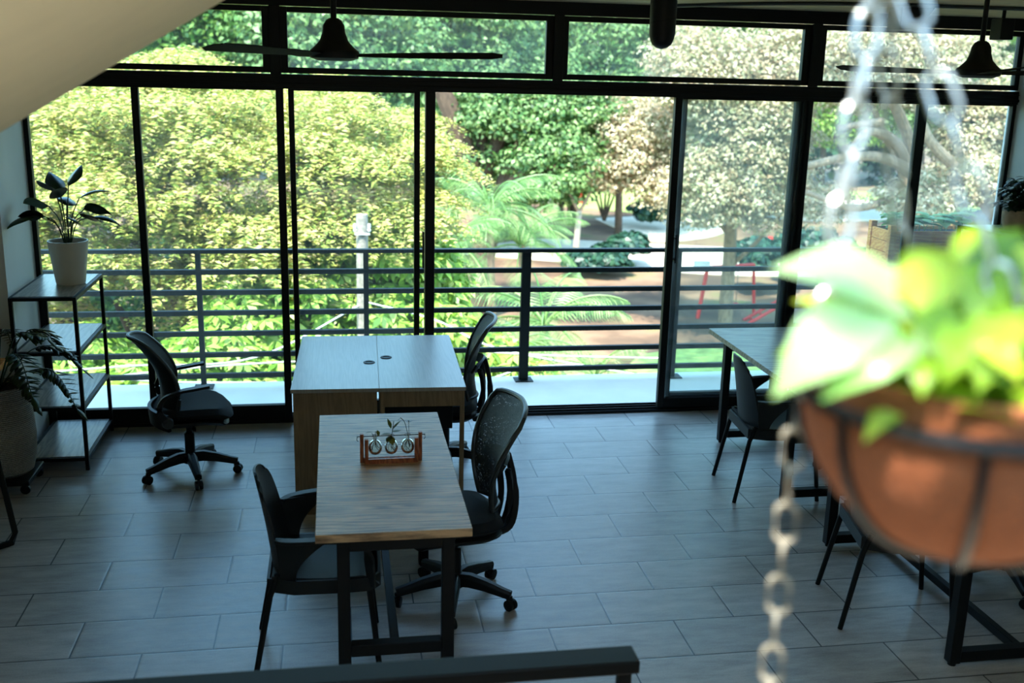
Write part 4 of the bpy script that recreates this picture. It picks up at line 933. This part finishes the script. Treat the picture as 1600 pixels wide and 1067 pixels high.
# bushes
for i, (px, py, Yd, a, b_) in enumerate([(940, 405, 44, 42, 16), (1190, 395, 40, 40, 18), (1260, 380, 42, 45, 20), (1015, 330, 58, 22, 12), (985, 380, 46, 20, 10), (1310, 395, 44, 40, 22)]):
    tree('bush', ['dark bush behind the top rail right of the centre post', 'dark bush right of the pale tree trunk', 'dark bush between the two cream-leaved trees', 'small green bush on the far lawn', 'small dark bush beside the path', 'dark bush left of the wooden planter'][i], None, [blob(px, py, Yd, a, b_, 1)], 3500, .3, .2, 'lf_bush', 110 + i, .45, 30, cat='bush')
# lawns and paths lying on the ground
def patch(name, label, pts, mat, z):
    P = [atz(x, y, GZ) for x, y in pts]; n = len(P); cx = sum(p.x for p in P) / n; cy = sum(p.y for p in P) / n
    Q = bez([(p.x, p.y, 0) for p in P] + [(P[0].x, P[0].y, 0)], n * 5)[:-1]; m = len(Q)
    o = MB().add([(q.x, q.y, GZ - .05) for q in Q] + [(q.x, q.y, GZ + z) for q in Q] + [(cx, cy, GZ + z)], [(i, (i + 1) % m, m + (i + 1) % m, m + i) for i in range(m)] + [(m + i, m + (i + 1) % m, 2 * m) for i in range(m)]).build(name, mat, smooth=False)
    tag(o, kind='structure')
patch('lawn', '', [(850, 300), (960, 290), (1080, 292), (1120, 310), (1060, 335), (960, 330), (880, 322)], M['grass'], .03)
patch('lawn', '', [(1180, 315), (1330, 300), (1560, 310), (1500, 335), (1330, 330)], M['grass'], .03)
patch('path', '', [(930, 342), (1040, 338), (1150, 345), (1120, 368), (1040, 378), (1000, 372), (960, 356)], M['path'], .04)
patch('path', '', [(700, 395), (830, 375), (940, 378), (1080, 385), (1300, 395), (1460, 405), (1460, 425), (1250, 432), (1090, 428), (950, 415), (820, 405)], M['path'], .04)
patch('path', '', [(1190, 305), (1290, 310), (1410, 322), (1400, 342), (1250, 345), (1180, 330)], M['path'], .045)
patch('lawn', '', [(1000, 555), (1090, 545), (1200, 560), (1230, 640), (1000, 640), (960, 600)], M['grass'], .03)
# utility pole with insulators and cables
PY = 11.9; pc = at(567, 480, PY); tp = at(563, 335, PY)
r = thing('utility_pole', 'pale mottled concrete utility pole with white insulators', 'pole', (pc.x, PY, 0))
MB().lathe([(0, GZ - .1), (.085, GZ - .1), (.066, tp.z), (0, tp.z)], 18).build('shaft', M['concrete'], r)
for s in (-1, 1): MB().lathe([(0, 0), (.018, .0), (.022, .02), (.014, .03), (.022, .05), (.018, .085), (0, .09)], 12, (s * .078, -.02, tp.z - .19)).build('insulator', M['white_paint'], r)
MB().bb(-.085, .085, -.09, -.07, tp.z - .22, tp.z - .20).build('cross_arm', M['cable'], r)
MB().tube(bez([(.06, -.08, -1.05), (.3, -.15, -1.0), (.42, -.15, -1.2), (.30, -.12, -1.4), (.06, -.08, -1.35)], 20), .018, 8).build('cable_loop', M['cable'], r)
for i, pts in enumerate([[(0, 587, 9.8), (200, 572, 10), (400, 558, 10.6), (565, 475, 11.9)], [(180, 588, 9.8), (300, 575, 10), (440, 566, 10.2), (600, 560, 10.4)], [(565, 470, 11.9), (680, 500, 11.4), (780, 545, 11), (1020, 590, 10)], [(700, 545, 10.6), (850, 555, 10.6), (1040, 560, 10.6)], [(120, 600, 9.6), (185, 592, 9.7), (260, 597, 9.8), (430, 598, 9.8)], [(690, 585, 10), (760, 592, 10), (820, 575, 10), (900, 570, 10.2)]]):
    o = MB().tube(bez([W3(*q) for q in pts], 24), .010, 6).build('cable', M['cable'])
    tag(o, ['pale overhead cable running up to the pole from the lower left', 'pale cable passing low in front of the bright leaves at the left', 'pale cable falling from the pole towards the lower right', 'nearly level pale cable behind the railing at centre', 'lowest pale cable above the balcony edge at the left', 'pale cable dipping low left of the centre post'][i], 'cable')
# white post and playground
def frame(name, label, px, py, parts, mat, cat):
    p = atz(px, py, GZ); r = thing(name, label, cat, p); return r
r = thing('timber_post', 'pale timber post with a forked top by the dark bush', 'post', atz(899, 400, GZ)); MB().tube([(0, 0, 0), (.1, 0, 2.2)], [.16, .13], 10).build('shaft', M['concrete'], r); MB().tube([(.1, 0, 2.1), (.9, 0, 3.6)], [.1, .05], 8).build('fork', M['bark'], r); MB().tube([(.1, 0, 2.1), (-.4, 0, 3.0)], [.1, .05], 8).build('fork', M['bark'], r)
p = atz(1094, 497, GZ); r = thing('swing_frame', 'red metal swing frame left of the pale tree trunk', 'swing', p)
MB().tube([(-.1, 0, 0), (.15, 0, 1.9)], .07, 10).build('post', M['red'], r); MB().tube([(2.3, .6, 0), (2.1, .5, 1.9)], .06, 10).build('post', M['red'], r)
MB().tube([(.15, 0, 1.88), (2.1, .5, 1.88)], .06, 10).build('top_bar', M['red'], r); MB().bb(-.35, .2, -.1, .1, 1.75, 2.1).build('cap_board', M['white_paint'], r)
for k in (.8, 1.3): MB().tube([(k + .1, .2, 1.88), (k + .1, .2, .5)], .015, 6).build('swing_chain', M['bikes'], r)
MB().bb(.82, 1.5, .1, .35, .46, .5).build('swing_seat', M['red'], r)
p = atz(1190, 505, GZ); r = thing('climbing_ladder', 'red slanted climbing ladder on the ground behind the right table', 'climbing frame', p)
for s in (0, .5): MB().tube([(-.5, s, 0), (1.2, s, .95)], .06, 8).build('rail', M['red'], r)
for k in range(5): MB().tube([(-.3 + k * .34, 0, .11 + k * .19), (-.3 + k * .34, .5, .11 + k * .19)], .035, 8).build('rung', M['red'], r)
p = atz(1212, 408, GZ); r = thing('notice_board', 'red board standing beyond the sliding door at the right', 'board', p)
MB().bb(-.5, .6, -.04, .04, .3, 1.2).build('panel', M['red'], r, bevel=.01); MB().bb(-.45, -.38, -.03, .05, 0, .4).build('leg', M['bikes'], r); MB().bb(.48, .55, -.03, .05, 0, .4).build('leg', M['bikes'], r)
p = atz(886, 318, GZ); r = thing('kiosk', 'small red and white stall far off beyond the small round tree', 'stall', p)
MB().bb(-.3, 1.1, 0, 1.2, 0, 1.9).build('stall_body', M['red'], r, bevel=.03); MB().bb(-2.0, -.35, 0, 1.2, 0, 1.7).build('stall_wing', M['white_paint'], r, bevel=.03); MB().bb(-.45, 1.25, -.3, 1.3, 1.9, 2.0).build('awning', M['brick_wall'], r)
p = atz(1192, 335, GZ); r = thing('parked_van', 'white van parked far off behind the cream tree leaves', 'van', p)
MB().add([(-1.2, 0, .35), (1.6, 0, .35), (1.6, 1.7, .35), (-1.2, 1.7, .35), (-1.1, .1, 1.2), (1.6, .1, 2.1), (1.6, 1.6, 2.1), (-1.1, 1.6, 1.2), (-.4, .1, 2.05), (-.4, 1.6, 2.05)], [(3, 2, 1, 0), (0, 1, 5, 8, 4), (1, 2, 6, 5), (2, 3, 7, 9, 6), (3, 0, 4, 7), (4, 8, 9, 7), (8, 5, 6, 9)]).build('body', M['white_paint'], r, bevel=.06)
for x in (-.6, 1.0):
    MB().lathe([(0, -.1), (.28, -.1), (.33, 0), (.28, .1), (0, .1)], 18, (x, .05, .33), 'Y').build('wheel', M['black'], r)
def bike(label, px, py, cat='bicycle', name='bicycle', rz=.1, mat='bikes', sc_=1.0):
    p = atz(px, py, GZ); r = thing(name, label, cat, p, rz); r.scale = (sc_,) * 3
    for x in (-.53, .53):
        w_ = MB().tube([(x + .33 * math.cos(a), 0, .34 + .33 * math.sin(a)) for a in [k * 2 * PI / 24 for k in range(24)]], .028, 6, closed=True)
        for k in range(8): w_.tube([(x, 0, .34), (x + .32 * math.cos(k * PI / 4), 0, .34 + .32 * math.sin(k * PI / 4))], .006, 4)
        w_.build('wheel', M[mat], r)
    fm = MB()
    for a, b_ in (((-.53, .34), (-.12, .30)), ((-.12, .30), (-.2, .85)), ((-.18, .75), (.36, .80)), ((-.12, .30), (.38, .72)), ((-.53, .34), (-.19, .78)), ((.53, .34), (.35, .95))): fm.tube([(a[0], 0, a[1]), (b_[0], 0, b_[1])], .024, 8)
    fm.build('frame', M[mat], r)
    if cat == 'motorcycle':
        MB().box((0, 0, .42), (.42, .24, .30)).build('engine', M['bikes'], r, bevel=.05)
        MB().lathe([(0, -.26), (.11, -.22), (.15, 0), (.12, .2), (0, .25)], 16, (.12, 0, .74), 'X').build('fuel_tank', M[mat], r)
        MB().box((.42, 0, .86), (.14, .30, .26), 0, .4).build('fairing', M[mat], r, bevel=.04)
    MB().box((-.2, 0, .89), (.24, .12, .05)).build('saddle', M['black'], r, bevel=.02); MB().tube([(.33, -.28, .99), (.35, 0, .95), (.33, .28, .99)], .018, 8).build('handlebar', M[mat], r)
bike('bicycle parked far off left of the right-hand potted plant', 1518, 346)
bike('white motorcycle parked on the bright far path', 1262, 335, 'motorcycle', 'motorcycle', .9, 'white_paint', 1.25)
bike('motorcycle parked beside the hanging chain on the far path', 1290, 338, 'motorcycle', 'motorcycle', 1.2, 'bikes', 1.25)

# wooden planter on the balcony
r = thing('raised_planter', 'orange pine planter box with leafy greens standing on the balcony', 'planter', (4.305, 7.62, -.01))
pw = M['planter_wood']; Wd, Ld = .78, .36
for x in (0, Wd - .05):
    for y in (0, Ld - .05): MB().bb(x, x + .05, y, y + .05, 0, 1.395).build('corner_post', pw, r, bevel=.003)
for k in range(4):
    z0 = 1.0 + k * .088
    MB().bb(.05, Wd - .05, .008, .03, z0, z0 + .084).build('board', pw, r, bevel=.002); MB().bb(.05, Wd - .05, Ld - .03, Ld - .008, z0, z0 + .084).build('board', pw, r, bevel=.002)
    MB().bb(.008, .03, .05, Ld - .05, z0, z0 + .084).build('board', pw, r, bevel=.002); MB().bb(Wd - .03, Wd - .008, .05, Ld - .05, z0, z0 + .084).build('board', pw, r, bevel=.002)
MB().bb(.03, Wd - .03, .03, Ld - .03, 1.2, 1.32).build('soil', M['soil'], r)
st = MB(); lv = MB()
for k in range(34):
    x = rnd.uniform(.08, Wd - .08); y = rnd.uniform(.08, Ld - .08); h = rnd.uniform(.04, .16); az = rnd.uniform(0, 6.28); st.tube([(x, y, 1.3), (x + math.cos(az) * .03, y + math.sin(az) * .03, 1.33 + h)], .003, 5)
    for q in range(3): lv.blade((x + math.cos(az) * .03, y + math.sin(az) * .03, 1.33 + h), az + q * 2.1, .4, rnd.uniform(.09, .16), .085, 1.2, .2, 6)
st.build('stems', M['lf_planter'], r); lv.build('leaves', M['lf_planter'], r)
